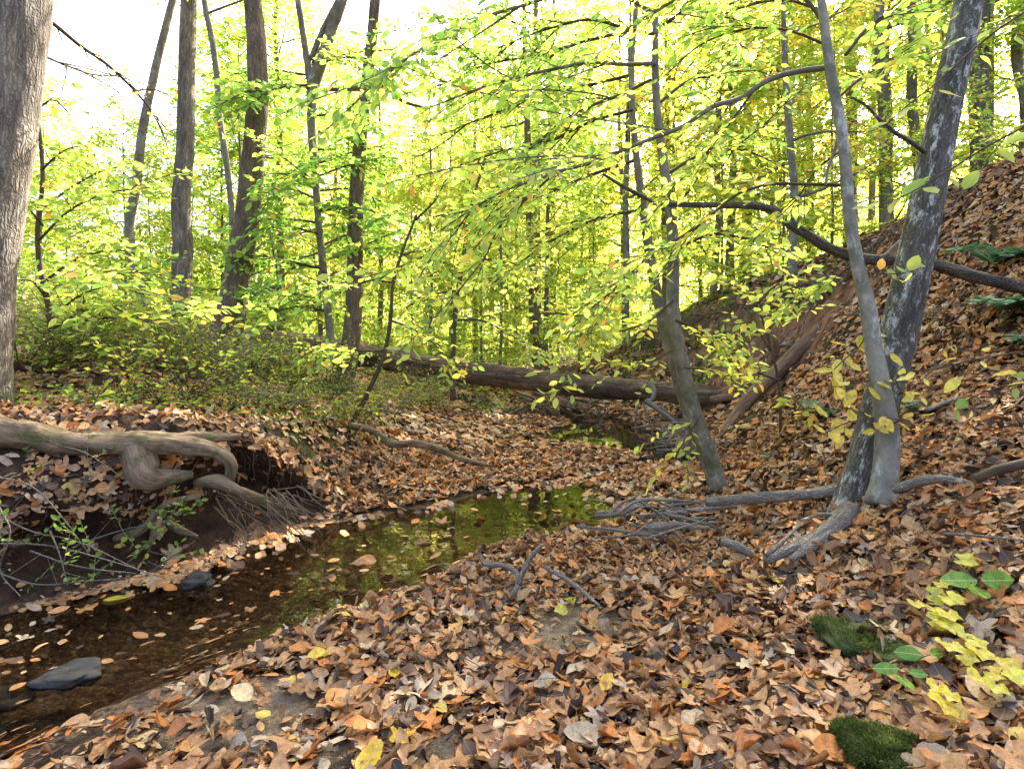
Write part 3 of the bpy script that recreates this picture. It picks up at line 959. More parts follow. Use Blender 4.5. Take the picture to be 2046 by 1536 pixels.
SPEC = {'green': ('broadleaf_tree', 'mid green broadleaf tree'), 'lime': ('broadleaf_tree', 'lime green broadleaf tree'),
        'gold': ('autumn_tree', 'golden and orange leaved tree'), 'tall': ('tall_tree', 'tall straight tree with yellow green crown'), 'young': ('sapling', 'slim young tree with light green leaves')}
ZONES = {
    'valley': ('in the wood straight beyond the fallen log', 'trees in the wood beyond the fallen log'),
    'left': ('behind the top of the left bank', 'trees behind the left bank'),
    'right': ('on the high ground behind the red cut bank', 'trees on the high ground at right'),
}
for z, items in {
    'valley': [('young', 960, 14, 1.0), ('lime', 900, 17, .9), ('green', 1010, 21, 1), ('tall', 1110, 22, 1), ('lime', 1160, 19, .9), ('gold', 880, 25, 1.0), ('tall', 980, 30, 1), ('lime', 1060, 27, 1), ('green', 1190, 26, 1),
               ('gold', 1130, 32, 1), ('lime', 930, 36, 1.1), ('tall', 1040, 38, 1.1), ('green', 1120, 42, 1.2), ('gold', 850, 40, 1.2), ('young', 1185, 16, 1), ('young', 820, 15, 1.1), ('lime', 780, 20, 1.0),
               ('lime', 1000, 12.5, .6), ('green', 1090, 15, .75), ('lime', 1030, 18, 1), ('gold', 950, 19, .9), ('tall', 1080, 17, .9), ('gold', 1180, 22, 1), ('lime', 860, 14, .75), ('lime', 1020, 46, 1.3), ('lime', 1220, 38, 1.3), ('gold', 960, 48, 1.3)],
    'left': [('green', 560, 12, .9), ('lime', 640, 14, .85), ('gold', 760, 17, .75), ('green', 660, 19, 1), ('gold', 700, 27, 1.1), ('young', 250, 10, .75), ('young', 80, 11, .8), ('green', 420, 17, .62), ('gold', 160, 20, .6), ('gold', 330, 22, .58),
             ('young', 480, 11, 1.1), ('lime', 590, 25, 1), ('young', -60, 9, 1), ('young', 380, 14, .9), ('young', 170, 15, .85), ('gold', 520, 30, .9), ('lime', 700, 18, .9), ('green', 500, 15, .9), ('young', 300, 12, .8), ('young', 130, 13, .9), ('young', 20, 12, .9), ('young', 440, 12, 1.1)],
    'right': [('green', 1250, 17, 1), ('gold', 1330, 15, 1), ('lime', 1400, 17, .9), ('gold', 1460, 14, .9), ('tall', 1480, 17, 1), ('gold', 1540, 20, 1), ('gold', 1620, 16, .9), ('tall', 1700, 15, 1), ('lime', 1780, 13, .9), ('gold', 1600, 25, 1.1), ('green', 1860, 15, 1),
              ('tall', 1950, 12.5, .95), ('lime', 2040, 12, 1), ('green', 2120, 14, 1), ('gold', 1400, 27, 1.1), ('tall', 1300, 30, 1.1), ('lime', 1500, 32, 1.2), ('tall', 1850, 24, 1), ('lime', 1700, 28, 1.2), ('gold', 1980, 22, 1),
              ('lime', 1350, 14, .8), ('lime', 1560, 15, .9), ('gold', 1740, 20, 1.1), ('young', 1440, 12.5, 1), ('young', 1570, 12, 1), ('young', 1660, 11.5, .9), ('young', 1880, 10.5, .8), ('green', 2250, 10, 1)],
}.items():
    for key, px, Y, s in items:
        nm, lb = SPEC[key]
        bgtree(key, px, Y, s, nm, lb + ' ' + ZONES[z][0], ZONES[z][1])


def far_wood():
    """the far-off wood that reads as one mass of leaves and thin stems"""
    rng = np.random.default_rng(91)
    mb = MB()
    n = 190000
    a = rng.uniform(-.80, .95, n)
    Y = rng.uniform(48, 75, n)
    X = a * Y
    g = height(X, Y)
    top = 16 + 5 * fbm(X * .12, 0 * X, 1.0, 3) + np.where(a < -.35, -9 * sstep(-.35, -.55, a), 0)
    Z = g + rng.random(n) ** .9 * top
    clump = fbm(X * .35, Y * .35, Z * .35, 3)
    k = clump > -.02
    p = np.stack([X, Y, Z], -1)[k]
    n = len(p)
    t = np.clip(.52 + .2 * clump[k] + .22 * fbm(p[:, 0] * .1, p[:, 1] * .1, p[:, 2] * .05, 2) + rng.normal(0, .1, n), 0, 1)
    leaf_batch(mb, 0, p, rng.normal(0, 1, (n, 3)), rng.normal(0, 1, (n, 3)) + [0, -.4, .4], rng.uniform(.28, .55, n), t, .6, (-.2, .7), rng=rng)
    tag(mb.build('distant_wood', M['fresh']), kind='stuff', label='distant yellow green wood filling the view beyond the trees', cat='woods')


far_wood()


def understory():
    r = np.random.default_rng(93)
    mb = MB()
    n = 60000
    Y = 11 + 42 * r.random(n) ** 1.3
    X = r.uniform(-.95, 1.1, n) * Y
    cl = fbm(X * .5, Y * .5, 3., 3)
    Z0 = height(X, Y)
    ok = (cl > -.25) & ((X < 0) | (Y > 14.5)) & (water_dist(X, Y) > .6)
    X, Y, Z0, cl = X[ok], Y[ok], Z0[ok], cl[ok]
    n = len(X)
    hh = (.5 + 1.1 * np.clip(cl + .5, 0, 1)) * (1 + Y / 40)
    p = np.stack([X, Y, Z0 + r.random(n) ** 1.3 * hh], -1)
    leaf_batch(mb, 0, p, r.normal(0, 1, (n, 3)) * [1, 1, .5], r.normal(0, .6, (n, 3)) + [0, -.2, .7], r.uniform(.07, .12, n) * (1 + Y / 30), np.clip(r.normal(.42, .15, n) + .15 * cl, 0, 1), .6, (-.1, .6), rng=r)
    tag(mb.build('understory', M['fresh']), kind='stuff', label='low green undergrowth on the floor of the wood beyond the log', cat='undergrowth')


understory()

# ------------------------------------------------------------------ trees standing near, traced in depth from their trunks
def px_path(pts, Y0, Y1):
    n = len(pts)
    return np.array([P(x, y, Y0 + (Y1 - Y0) * i / (n - 1)) for i, (x, y) in enumerate(pts)])


def near_tree(name, label, bark, pts, wid, Y0, Y1, top=None, seg=20, rough=.07, freq=5, crown=None, group=None, seed=0, step=.06, flare=None):
    """a standing tree: pts are trunk points, wid the trunk's widths, top extra metres of trunk above the frame; crown spec adds limbs up there"""
    path = px_path(pts, Y0, Y1)
    rad = np.array([w * np.linalg.norm(p[1]) / F / 2 for w, p in zip(wid, path)])
    if top:
        d = nrm(path[-1] - path[-2])
        for q in (.33, .66, 1.0):
            path = np.r_[path, [path[-1] + nrm(d + np.array([0, 0, .6])) * top / 3]]
            rad = np.r_[rad, rad[-1] * .72]
    base = path[0].copy()
    t = thing(name, label, 'tree', base, group)
    tr = MB()
    tr.tube(path, rad, seg, step=step, rough=rough, freq=freq, seed=seed)
    if crown:
        rng = np.random.default_rng(seed + 500)
        lv = Leaves()
        zlo = crown['z']
        for i in range(crown['n']):
            ztop = path[-1, 2]
            zz = zlo + (ztop - zlo) * (i + rng.random()) / crown['n']
            p0 = np.array([np.interp(zz, path[:, 2], path[:, k]) for k in range(3)])
            a = i * 2.4 + rng.normal(0, .3)
            limb(tr, lv, p0, (math.cos(a), math.sin(a), rng.uniform(.1, .6)), crown['r'] * rng.uniform(.6, 1.1), max(.012, np.interp(zz, path[:, 2], rad) * .45), rng, crown.get('sub', 7), .5, crown.get('ll', .11), crown.get('tone', (.5, .15)), 6, .05,
                 crown.get('lgap', .09) * .5, .15, .6, .45)
        mb = MB()
        lv.emit(mb, 0, .55, (-.1, .7), rng=rng)
        tr.build('trunk', bark, t)
        mb.build('crown', crown.get('mat', M['fresh']), t)
    else:
        tr.build('trunk', bark, t)
    return t, path


def add_branch(tree, pts, Y0, Y1, w0, w1, bark=None, leaves=True, name='branch', mat=None, lod=1, rng=None, seg=8, **kw):
    rng = rng or np.random.default_rng(abs(hash((round(pts[0][0]), round(pts[-1][1])))) % 9999 if False else int(pts[0][0] * 7 + pts[-1][1] * 3) % 9999)
    path = px_path(pts, Y0, Y1)
    wood, lv = MB(), Leaves()
    r0, r1 = w0 * Y0 / F / 2, w1 * Y1 / F / 2
    if leaves:
        spray(wood, lv, path, r0, r1, rng, seg=seg, **kw)
    else:
        wood.tube(path, np.linspace(r0, r1, len(path)), seg, step=.04, rough=.12, freq=14)
    b = wood.build(name, bark or M['twig'], tree)
    if leaves and lv.count():
        mb = MB()
        lv.emit(mb, lod, .52, (.0, .45), (-.5, .7), rng)
        mb.build('leaves', mat or M['hero'], b)
    return b, path


HIGH = dict(z=6.5, n=9, r=3.4, sub=6, lgap=.15, ll=.12)
# left edge giant, with its roots
T1, _ = near_tree('large_tree', 'large grey trunk at the left edge with roots hanging over the bank', M['bark_grey'],
                  [(-75, 905), (-62, 800), (-52, 700), (-45, 600), (-35, 480), (-10, 300), (10, 150), (27, 0), (40, -200)], [210, 138, 122, 120, 120, 122, 122, 122, 118], 3.55, 3.75, 6,
                  seg=40, rough=.05, freq=5, crown=dict(HIGH, z=6.8, n=5), seed=1)


add_branch(T1, [(70, 20), (110, 50), (160, 92), (205, 122), (260, 172), (330, 255)], 3.9, 4.6, 9, 3, tone=(.75, .15), lod=0, mat=M['gold'], twig=.3, gap=.10, lgap=.06, ll=.045, kids=3, bare=.4)
add_branch(T1, [(60, 100), (130, 130), (190, 150), (250, 150)], 3.9, 4.8, 6, 2, tone=(.4, .2), lod=0, mat=M['gold'], twig=.3, gap=.08, lgap=.05, ll=.04, kids=4, bare=.3)


def add_root(tree, pts, Y, wid, mat='root', name='root', seg=14, rough=.22, seed=3):
    Yl = Y if isinstance(Y, (list, tuple)) else [Y] * len(pts)
    path = np.array([P(x, y, yy) for (x, y), yy in zip(pts, Yl)])
    mb = MB()
    mb.tube(path, [w * yy / F / 2 for w, yy in zip(wid, Yl)], seg, step=.025, rough=rough, freq=9, seed=seed)
    return mb.build(name, M[mat], tree)


add_root(T1, [(-80, 860), (0, 862), (90, 880), (200, 888), (300, 885), (380, 893), (430, 903), (462, 925), (458, 962), (445, 985)], [2.85, 2.85, 2.9, 2.97, 3.03, 3.08, 3.12, 3.15, 3.15, 3.15], [98, 70, 50, 43, 41, 36, 28, 24, 20, 10])
add_root(T1, [(250, 885), (330, 880), (400, 876), (480, 872)], [3.03, 3.08, 3.18, 3.34], [40, 36, 24, 14])
add_root(T1, [(270, 890), (285, 930), (300, 955), (340, 955), (385, 948)], [3.02, 3.0, 2.98, 3.02, 3.08], [52, 58, 60, 34, 14])
add_root(T1, [(390, 965), (440, 962), (480, 985), (530, 1003), (580, 1018)], [3.12, 3.1, 3.15, 3.25, 3.38], [14, 26, 26, 18, 8])
add_root(T1, [(-60, 900), (-10, 960), (20, 1030), (40, 1090)], [3.1, 2.95, 2.9, 2.88], [150, 95, 70, 40])
add_root(T1, [(335, 1045), (365, 1060), (395, 1072)], [3.12, 3.08, 3.1], [16, 13, 8])
add_root(T1, [(230, 1075), (280, 1060), (330, 1010), (400, 990)], [3.02, 3.02, 3.05, 3.1], [14, 16, 14, 10])
add_root(T1, [(318, 1030), (310, 1060), (300, 1090)], [3.08, 3.02, 3.02], [16, 15, 8])

tA = near_tree('slender_tree', 'thin dark trunk leaning right across the white sky at left', M['bark_smooth'],
               [(300, 660), (285, 590), (266, 520), (258, 460), (272, 370), (285, 260), (310, 140), (345, 0), (365, -80)], [20, 19, 19, 18, 17, 16, 15, 13, 12], 9, 9, 3, 8, crown=dict(z=6.8, n=5, r=2, ll=.1, tone=(.75, .2), lgap=.14), seed=2)
tB = near_tree('tall_tree', 'straight grey trunk standing against the sky beside the thin leaning one', M['bark_grey'],
               [(358, 700), (360, 620), (365, 500), (362, 400), (370, 290), (373, 150), (377, 0), (380, -60)], [44, 40, 37, 34, 33, 31, 29, 28], 9.5, 9.5, 7, 16, crown=dict(HIGH, z=8), seed=3)
tC = near_tree('slender_tree', 'thin grey stem just left of the stout brown trunk', M['bark_smooth'],
               [(455, 690), (462, 560), (463, 430), (452, 320), (441, 250), (430, 120), (408, 0), (400, -50)], [11, 11, 11, 12, 12, 12, 11, 10], 8, 8, 3, 8, seed=4, crown=dict(z=5.8, n=6, r=2, lgap=.12, tone=(.55, .15)))
tD = near_tree('stout_tree', 'stout brown trunk curving upward from behind the log at left', M['bark_brown'],
               [(425, 770), (445, 690), (458, 640), (475, 550), (494, 430), (508, 290), (515, 200), (513, 100), (505, 0), (503, -80)], [80, 64, 57, 50, 46, 43, 40, 37, 34, 32], 6.9, 6.9, 7, 26, crown=dict(HIGH, z=6.2, n=10), seed=5)
tE = near_tree('forked_tree', 'dark stem forking into three limbs amid bright green leaves', M['bark_smooth'],
               [(666, 730), (655, 620), (640, 480), (628, 330), (622, 230), (625, 170)], [17, 15, 14, 14, 18, 26], 7.4, 7.4, None, 10, seed=6)[0]
for pts, w in (([(625, 172), (640, 130), (662, 60), (690, -20), (720, -120)], (26, 18)), ([(623, 180), (612, 110), (598, 20), (585, -80)], (16, 9)), ([(622, 120), (645, 60), (672, 5), (700, -60)], (12, 6))):
    add_branch(tE, pts, 7.4, 7.4, w[0], w[1], M['bark_smooth'], False, 'limb')
tF, pF = near_tree('brown_tree', 'brown trunk rising behind the log with a short sideways limb', M['bark_brown'],
                   [(672, 830), (688, 760), (700, 690), (708, 600), (710, 480), (716, 330), (728, 210), (741, 100), (750, 0), (756, -80)], [50, 40, 36, 33, 30, 27, 24, 22, 20, 19], 7.0, 7.0, 6, 22, crown=dict(HIGH, z=6.5, n=9), seed=7)
add_branch(tF, [(725, 176), (690, 178), (650, 179)], 7, 6.9, 12, 8, M['bark_brown'], False, 'limb')
add_branch(tF, [(728, 172), (770, 174), (800, 200), (850, 216)], 7, 7.2, 11, 5, M['bark_brown'], False, 'limb')
near_tree('brown_tree', 'slim reddish brown trunk rising behind the middle of the log', M['bark_brown'],
          [(1078, 800), (1073, 720), (1067, 640), (1062, 540), (1058, 440), (1055, 300), (1050, 150)], [24, 21, 19, 16, 15, 13, 12], 13, 13, 4, 12, crown=dict(z=5, n=9, r=2.6, lgap=.09, tone=(.6, .15), ll=.11), seed=8)
near_tree('slender_tree', 'dark trunk standing at the foot of the red bank behind the twin stems', M['bark_smooth'],
          [(1251, 700), (1250, 620), (1252, 540), (1250, 420), (1255, 250)], [17, 15, 14, 12, 10], 14, 14, 4, 10, crown=dict(z=4.5, n=9, r=2.4, lgap=.09, tone=(.5, .15)), seed=9)
near_tree('slender_tree', 'short dark stem with orange leaves on the crest of the bank', M['bark_smooth'],
          [(1583, 590), (1582, 520), (1588, 420), (1580, 300), (1570, 150)], [22, 19, 16, 14, 12], 10, 10, 3, 10, crown=dict(z=3.4, n=9, r=1.7, lgap=.09, tone=(.4, .2), mat=M['gold']), seed=10)
near_tree('slender_tree', 'grey stem left of the dead limb beyond the bank crest', M['bark_smooth'],
          [(1424, 620), (1428, 540), (1436, 440), (1432, 300), (1440, 100)], [15, 13, 12, 11, 9], 13, 13, 3, 10, crown=dict(z=4.2, n=9, r=2.2, lgap=.09, tone=(.6, .15)), seed=12)
near_tree('tall_tree', 'broad grey trunk right of the leaning lichen trunk beyond the crest', M['bark_grey'],
          [(1962, 400), (1960, 300), (1955, 200), (1958, 80), (1960, -60)], [42, 36, 33, 31, 29], 11, 11, 5, 14, crown=dict(z=7.5, n=9, r=3, lgap=.1), seed=13)
near_tree('slender_tree', 'pale slim trunk beyond the crest left of the leaning lichen trunk', M['bark_smooth'],
          [(1772, 480), (1770, 380), (1768, 260), (1760, 120), (1755, -40)], [28, 25, 22, 20, 18], 11.5, 11.5, 5, 12, crown=dict(z=7, n=9, r=2.6, lgap=.1, tone=(.6, .15)), seed=14)
near_tree('slender_tree', 'pale slim trunk with crooked fork at top right behind the lichen trunk', M['bark_smooth'],
          [(1842, 430), (1836, 330), (1822, 200), (1824, 80), (1818, -40)], [22, 20, 19, 17, 16], 12, 12, 5, 12, crown=dict(z=7, n=9, r=2.6, lgap=.1, tone=(.55, .15)), seed=15)
near_tree('slender_tree', 'crooked grey trunk at the right edge of the picture beyond the slope', M['bark_smooth'],
          [(2075, 330), (2050, 200), (2030, 110), (2040, 0), (2050, -60)], [22, 20, 18, 17, 16], 11, 11, 4, 10, crown=dict(z=7, n=8, r=2.4, lgap=.1), seed=16)

# ------------------------------------------------------------------ twin stems on the bar
TW = thing('twin_stemmed_tree', 'twin stemmed smooth grey tree growing from the foot of the slope by the bar', 'tree', P(1440, 985, 4.25))
mb = MB()
pa = px_path([(1446, 1010), (1438, 975), (1418, 910), (1392, 840), (1362, 725), (1345, 620), (1346, 500), (1328, 340), (1312, 210), (1309, 100), (1312, 0), (1325, -120), (1330, -300)], 4.22, 4.3)
mb.tube(pa, np.array([52, 40, 36, 34, 32, 29, 25, 21, 17, 15, 13, 11, 7]) * 3.75 / F / 2, 16, step=.05, rough=.06, freq=7, seed=2.)
mb.build('trunk', M['bark_smooth'], TW)
mb = MB()
pb = px_path([(1440, 1010), (1424, 950), (1385, 850), (1352, 745), (1326, 650), (1300, 520), (1284, 410), (1270, 300), (1262, 160), (1270, 20), (1278, -120)], 4.3, 4.7)
mb.tube(pb, np.array([42, 31, 29, 27, 25, 22, 19, 16, 13, 11, 8]) * 4.0 / F / 2, 14, step=.05, rough=.06, freq=7, seed=4.)
mb.build('trunk', M['bark_smooth'], TW)
LK = dict(twig=.42, gap=.075, lgap=.032, ll=.075)
for pts, Y0, Y1, w0, w1, tone in [
    ([(1310, 127), (1250, 129), (1180, 125), (1100, 140), (1030, 155), (950, 180), (860, 215)], 4.25, 4.0, 9, 3, .42),
    ([(1300, 160), (1240, 190), (1180, 212), (1120, 245), (1070, 290), (1000, 330)], 4.3, 3.9, 7, 3, .45),
    ([(1325, 50), (1370, 20), (1430, -20)], 4.2, 4.0, 8, 4, .4),
    ([(1310, 30), (1240, -10), (1150, -20), (1050, 10), (960, 38), (900, 70), (820, 112), (750, 165), (690, 225), (640, 270)], 4.2, 3.3, 9, 3, .4),
    ([(1312, 70), (1260, 60), (1180, 40), (1090, 60), (1010, 90), (930, 130)], 4.25, 4.6, 7, 3, .38),
    ([(1265, 220), (1190, 240), (1100, 280), (1010, 300), (920, 330)], 4.5, 4.8, 7, 3, .45),
    ([(1285, 420), (1220, 430), (1140, 460), (1060, 510), (980, 570)], 4.5, 4.4, 7, 3, .55),
    ([(1300, 520), (1250, 560), (1190, 610), (1130, 660)], 4.4, 4.0, 6, 2.5, .6),
    ([(1345, 500), (1420, 470), (1500, 480), (1560, 510)], 4.25, 4.6, 7, 3, .55),
    ([(1330, 350), (1400, 310), (1480, 300), (1560, 330)], 4.3, 4.7, 7, 3, .5),
    ([(1312, 210), (1380, 160), (1450, 150), (1530, 120)], 4.3, 4.9, 7, 3, .48),
    ([(1345, 600), (1300, 640), (1250, 660), (1190, 670)], 4.2, 4.0, 5, 2, .62),
    ([(1350, 640), (1400, 660), (1450, 700), (1490, 740)], 4.2, 4.3, 5, 2, .62),
    ([(1270, 320), (1180, 350), (1080, 390), (980, 410), (900, 430)], 4.6, 5.0, 7, 3, .5),
    ([(1262, 150), (1180, 170), (1090, 190), (980, 230), (880, 270)], 4.7, 5.2, 7, 3, .42),
    ([(1268, 60), (1180, 80), (1080, 110), (970, 130), (880, 170), (800, 190)], 4.7, 5.4, 7, 3, .38),
    ([(1365, 735), (1420, 740), (1470, 765)], 4.2, 4.2, 4, 2, .7),
    ([(1400, 830), (1375, 870), (1350, 910)], 4.2, 4.1, 4, 2, .66),
    ([(1345, 700), (1290, 725), (1240, 720)], 4.2, 4.1, 4, 2, .62),
]:
    LK['kids'] = 5 if w0 > 5 else 3 if w0 == 5 else 0
    add_branch(TW, pts, Y0, Y1, w0, w1, M['bark_smooth'] if w0 > 8 else M['twig'], tone=(tone, .12), **LK)

# ------------------------------------------------------------------ pale tree and lichen tree on the slope
PT = thing('pale_barked_tree', 'slim pale mottled tree leaning left beside the dark lichen trunk', 'tree', P(1768, 975, 2.8))
mb = MB()
pp = px_path([(1762, 1010), (1767, 968), (1772, 850), (1760, 770), (1745, 690), (1735, 620), (1712, 520), (1696, 420), (1688, 320), (1678, 240), (1662, 160), (1648, 60), (1640, -20), (1630, -200), (1640, -420)], 2.78, 3.15)
mb.tube(pp, np.array([64, 52, 44, 38, 34, 31, 27, 25, 24, 23, 22, 20, 17, 12, 8]) * 2.7 / F / 2, 18, step=.035, rough=.08, freq=9, seed=6.)
mb.build('trunk', M['bark_pale'], PT)
for pts, Y0, Y1, w0, w1, tone in [
    ([(1664, 135), (1600, 142), (1520, 168), (1490, 192), (1420, 215), (1370, 250), (1300, 278), (1250, 298), (1180, 325), (1110, 345), (1060, 362), (1000, 385), (940, 420), (880, 460)], 3.1, 3.4, 12, 3.5, .5),
    ([(1110, 345), (1050, 400), (1000, 450), (965, 520), (925, 570), (880, 640)], 3.3, 3.3, 5, 2, .55),
    ([(1180, 325), (1060, 358), (933, 432), (900, 476), (850, 510), (793, 536), (746, 568)], 3.4, 3.5, 5, 2, .52),
    ([(1688, 370), (1600, 368), (1540, 368), (1480, 385), (1400, 448), (1293, 516), (1215, 588), (1152, 646), (1100, 703)], 3.1, 3.2, 7, 2, .58),
    ([(1655, 60), (1600, -10), (1520, -40), (1420, -30), (1330, 10), (1250, 60)], 3.15, 3.0, 9, 3, .5),
    ([(1690, 110), (1740, 50), (1800, 20), (1880, -20)], 3.1, 3.3, 7, 3, .45),
    ([(1670, 200), (1730, 150), (1800, 120), (1860, 110)], 3.1, 3.5, 6, 2.5, .5),
    ([(1685, 300), (1640, 330), (1590, 400), (1550, 440)], 3.1, 3.4, 5, 2, .6),
    ([(1500, 190), (1440, 270), (1390, 330), (1340, 380), (1290, 450)], 3.2, 3.3, 5, 2, .55),
    ([(1650, 90), (1570, 60), (1480, 60), (1400, 90), (1330, 150)], 3.15, 3.5, 6, 2.5, .47),
    ([(1712, 520), (1660, 560), (1600, 570), (1540, 590)], 3.1, 3.3, 4, 2, .6),
    ([(1640, 20), (1560, 0), (1470, 20), (1380, 60)], 3.2, 3.7, 6, 2.5, .45),
]:
    add_branch(PT, pts, Y0, Y1, w0, w1, M['bark_smooth'] if w0 > 8 else M['twig'], tone=(tone, .13), twig=.34, gap=.08, lgap=.036, ll=.072, kids=4)
for pts, Y0, Y1, w0, w1, tone in [
    ([(1735, 640), (1720, 690), (1690, 715), (1660, 745)], 3.0, 2.8, 3, 2, .72),
    ([(1750, 755), (1720, 765), (1690, 772), (1665, 772)], 2.9, 2.75, 3, 2, .72),
    ([(1765, 835), (1730, 838), (1690, 845), (1645, 868)], 2.9, 2.7, 3, 2, .75),
    ([(1725, 545), (1770, 548), (1810, 545)], 3.05, 2.9, 3, 2, .6),
    ([(1770, 770), (1800, 790), (1790, 760)], 2.9, 2.75, 3, 2, .7),
    ([(1780, 850), (1800, 840), (1770, 835)], 2.8, 2.7, 3, 2, .72),
]:
    add_branch(PT, pts, Y0, Y1, w0, w1, M['twig'], tone=(tone, .06), twig=.14, gap=.07, lgap=.045, ll=.088, lod=2, start=.1, N=(0, -.75, 1), jit=.3, mat=M['yellow'] if tone > .65 else M['hero'])
add_branch(PT, [(1680, 245), (1668, 300), (1652, 345), (1650, 370)], 3.1, 3.05, 7, 4, M['bark_pale'], False, 'dead_twig')

LT = thing('lichen_covered_tree', 'dark trunk flecked with white lichen leaning right over the leafy slope', 'tree', P(1715, 1020, 2.9))
mb = MB()
pl = px_path([(1690, 1070), (1705, 1015), (1728, 930), (1752, 830), (1785, 710), (1815, 580), (1842, 450), (1868, 320), (1893, 200), (1920, 80), (1940, -20), (1985, -260), (2010, -600), (2000, -1000)], 2.98, 3.35)
mb.tube(pl, np.array([110, 84, 74, 72, 76, 74, 71, 68, 65, 62, 60, 50, 36, 20]) * 2.75 / F / 2, 34, step=.03, rough=.05, freq=7, seed=8.)
mb.build('trunk', M['bark_lichen'], LT)
add_branch(LT, [(1848, 303), (1816, 281), (1790, 266), (1758, 240), (1727, 208), (1700, 195)], 3.1, 2.9, 10, 4, M['bark_lichen'], False, 'branch')
rngc = np.random.default_rng(501)
wood, lv = MB(), Leaves()
for i in range(9):
    p0 = pl[-3] + (pl[-1] - pl[-3]) * i / 9
    a = i * 2.4
    limb(wood, lv, p0, (math.cos(a), math.sin(a), .3), 2.4, .025, rngc, 6, .5, .1, (.5, .15), 5, .04, .09, .22)
wood.build('upper_limbs', M['twig'], LT)
mb = MB(); lv.emit(mb, 0, .55, (0, .6)); mb.build('crown', M['fresh'], LT)
for pts, Y0, Y1, w0, w1, tone, ll in [
    ([(2130, -40), (2046, 25), (1990, 62), (1930, 112), (1870, 168), (1820, 205), (1770, 250)], 2.0, 2.1, 5, 2, .5, .085),
    ([(2200, 160), (2100, 225), (2030, 262), (1960, 300), (1890, 345), (1820, 385), (1740, 420)], 1.7, 2.0, 5, 2, .48, .09),
    ([(2130, 685), (2046, 702), (1950, 718), (1870, 736), (1800, 748)], 2.1, 2.4, 4, 2, .74, .085),
    ([(2140, 760), (2060, 765), (1990, 775), (1930, 800)], 2.0, 2.3, 4, 2, .45, .075),
]:
    add_branch(LT, pts, Y0, Y1, w0, w1, M['twig'], tone=(tone, .08), twig=.15, gap=.08, lgap=.05, ll=ll * .85, lod=2, start=.05, N=(-.2, -.6, 1), jit=.35, mat=M['yellow'] if tone > .7 else M['hero'])
for pts, Y, w in [([(1700, 1020), (1660, 1058), (1620, 1080), (1575, 1098), (1530, 1120)], [2.85, 2.75, 2.7, 2.66, 2.62], [44, 34, 28, 24, 14]),
                  ([(1690, 1050), (1650, 1075), (1610, 1098), (1580, 1118)], [2.8, 2.7, 2.62, 2.58], [30, 24, 20, 10]),
                  ([(1690, 1040), (1640, 1028), (1600, 1040)], [2.85, 2.8, 2.75], [14, 8, 5]),
                  ([(1705, 1050), (1740, 1075), (1760, 1110), (1790, 1120)], [2.8, 2.7, 2.62, 2.6], [40, 34, 22, 12])]:
    add_root(LT, pts, Y, w, 'dead')

# ------------------------------------------------------------------ understory with the bright leaves
def leafy_sapling(name, label, base_px, Y, pts, w0, w1, branches, tone, mat='hero', ll=.09, group=None, lod=1, **kw):
    t = thing(name, label, 'sapling', P(*base_px, Y), group)
    mb = MB()
    path = px_path(pts, Y, Y)
    mb.tube(path, np.linspace(w0, w1, len(pts)) * Y / F / 2, 8, step=.06, rough=.1, freq=8)
    mb.build('stem', M['twig'], t)
    o = dict(twig=.4, gap=.07, lgap=.038, kids=4)
    o.update(kw)
    for b, dY in branches:
        add_branch(t, b, Y, Y + dY, 5, 2, tone=(tone, .13), mat=M[mat], ll=ll, lod=lod, **o)
    return t


rs = np.random.default_rng(303)
# bright green sprays carried by the forked stem and the stems beside it
for k in range(26):
    y0 = rs.uniform(120, 640)
    x0 = float(np.interp(y0, [120, 330, 480, 640], [624, 628, 640, 657]))
    sgn = -1 if k % 2 else 1
    ln = rs.uniform(80, 210)
    dy = rs.uniform(-70, 60)
    add_branch(tE, [(x0, y0), (x0 + sgn * ln * .5, y0 + dy * .3 - 12), (x0 + sgn * ln, y0 + dy)], 7.4, 7.4 + rs.uniform(-1.8, 1.4), 5, 2, tone=(.30 + .12 * (rs.random() < .3), .1), mat=M['fresh'], ll=.10, twig=.5, gap=.08, lgap=.038, kids=2)
leafy_sapling('sapling', 'leafy sapling with green and yellow leaves right behind the large left trunk', (105, 800), 4.7, [(110, 800), (100, 640), (75, 480), (85, 360), (70, 180), (60, 20)], 12, 5,
              [([(100, 640), (160, 590), (240, 570), (320, 590)], -.4), ([(92, 560), (150, 520), (230, 500), (310, 520)], .3), ([(78, 480), (140, 420), (220, 385), (300, 375)], -.3), ([(82, 420), (150, 370), (210, 340), (270, 330)], .4),
               ([(82, 340), (130, 300), (170, 290)], -.2), ([(95, 600), (60, 560), (20, 560)], -.3), ([(100, 650), (170, 640), (260, 630), (350, 620)], .2), ([(85, 450), (60, 420), (40, 400)], -.5), ([(72, 220), (110, 200), (140, 230)], .2),
               ([(95, 580), (190, 545), (280, 545), (380, 560)], .6), ([(100, 660), (200, 610), (300, 640), (420, 600)], -.5)], .5, gap=.1)
leafy_sapling('sapling', 'crooked bare stemmed sapling leaning over the left bank edge', (712, 835), 5.6, [(700, 850), (735, 785), (768, 705), (780, 640), (786, 565), (803, 505), (832, 430)], 11, 5,
              [([(786, 565), (740, 560), (690, 580), (640, 600)], .1), ([(780, 640), (830, 660), (880, 700), (900, 740)], -.3), ([(770, 700), (720, 700), (660, 690), (620, 700)], -.4), ([(800, 510), (850, 500), (900, 510)], .3), ([(830, 440), (870, 400), (890, 360)], .2)], .58, gap=.12)
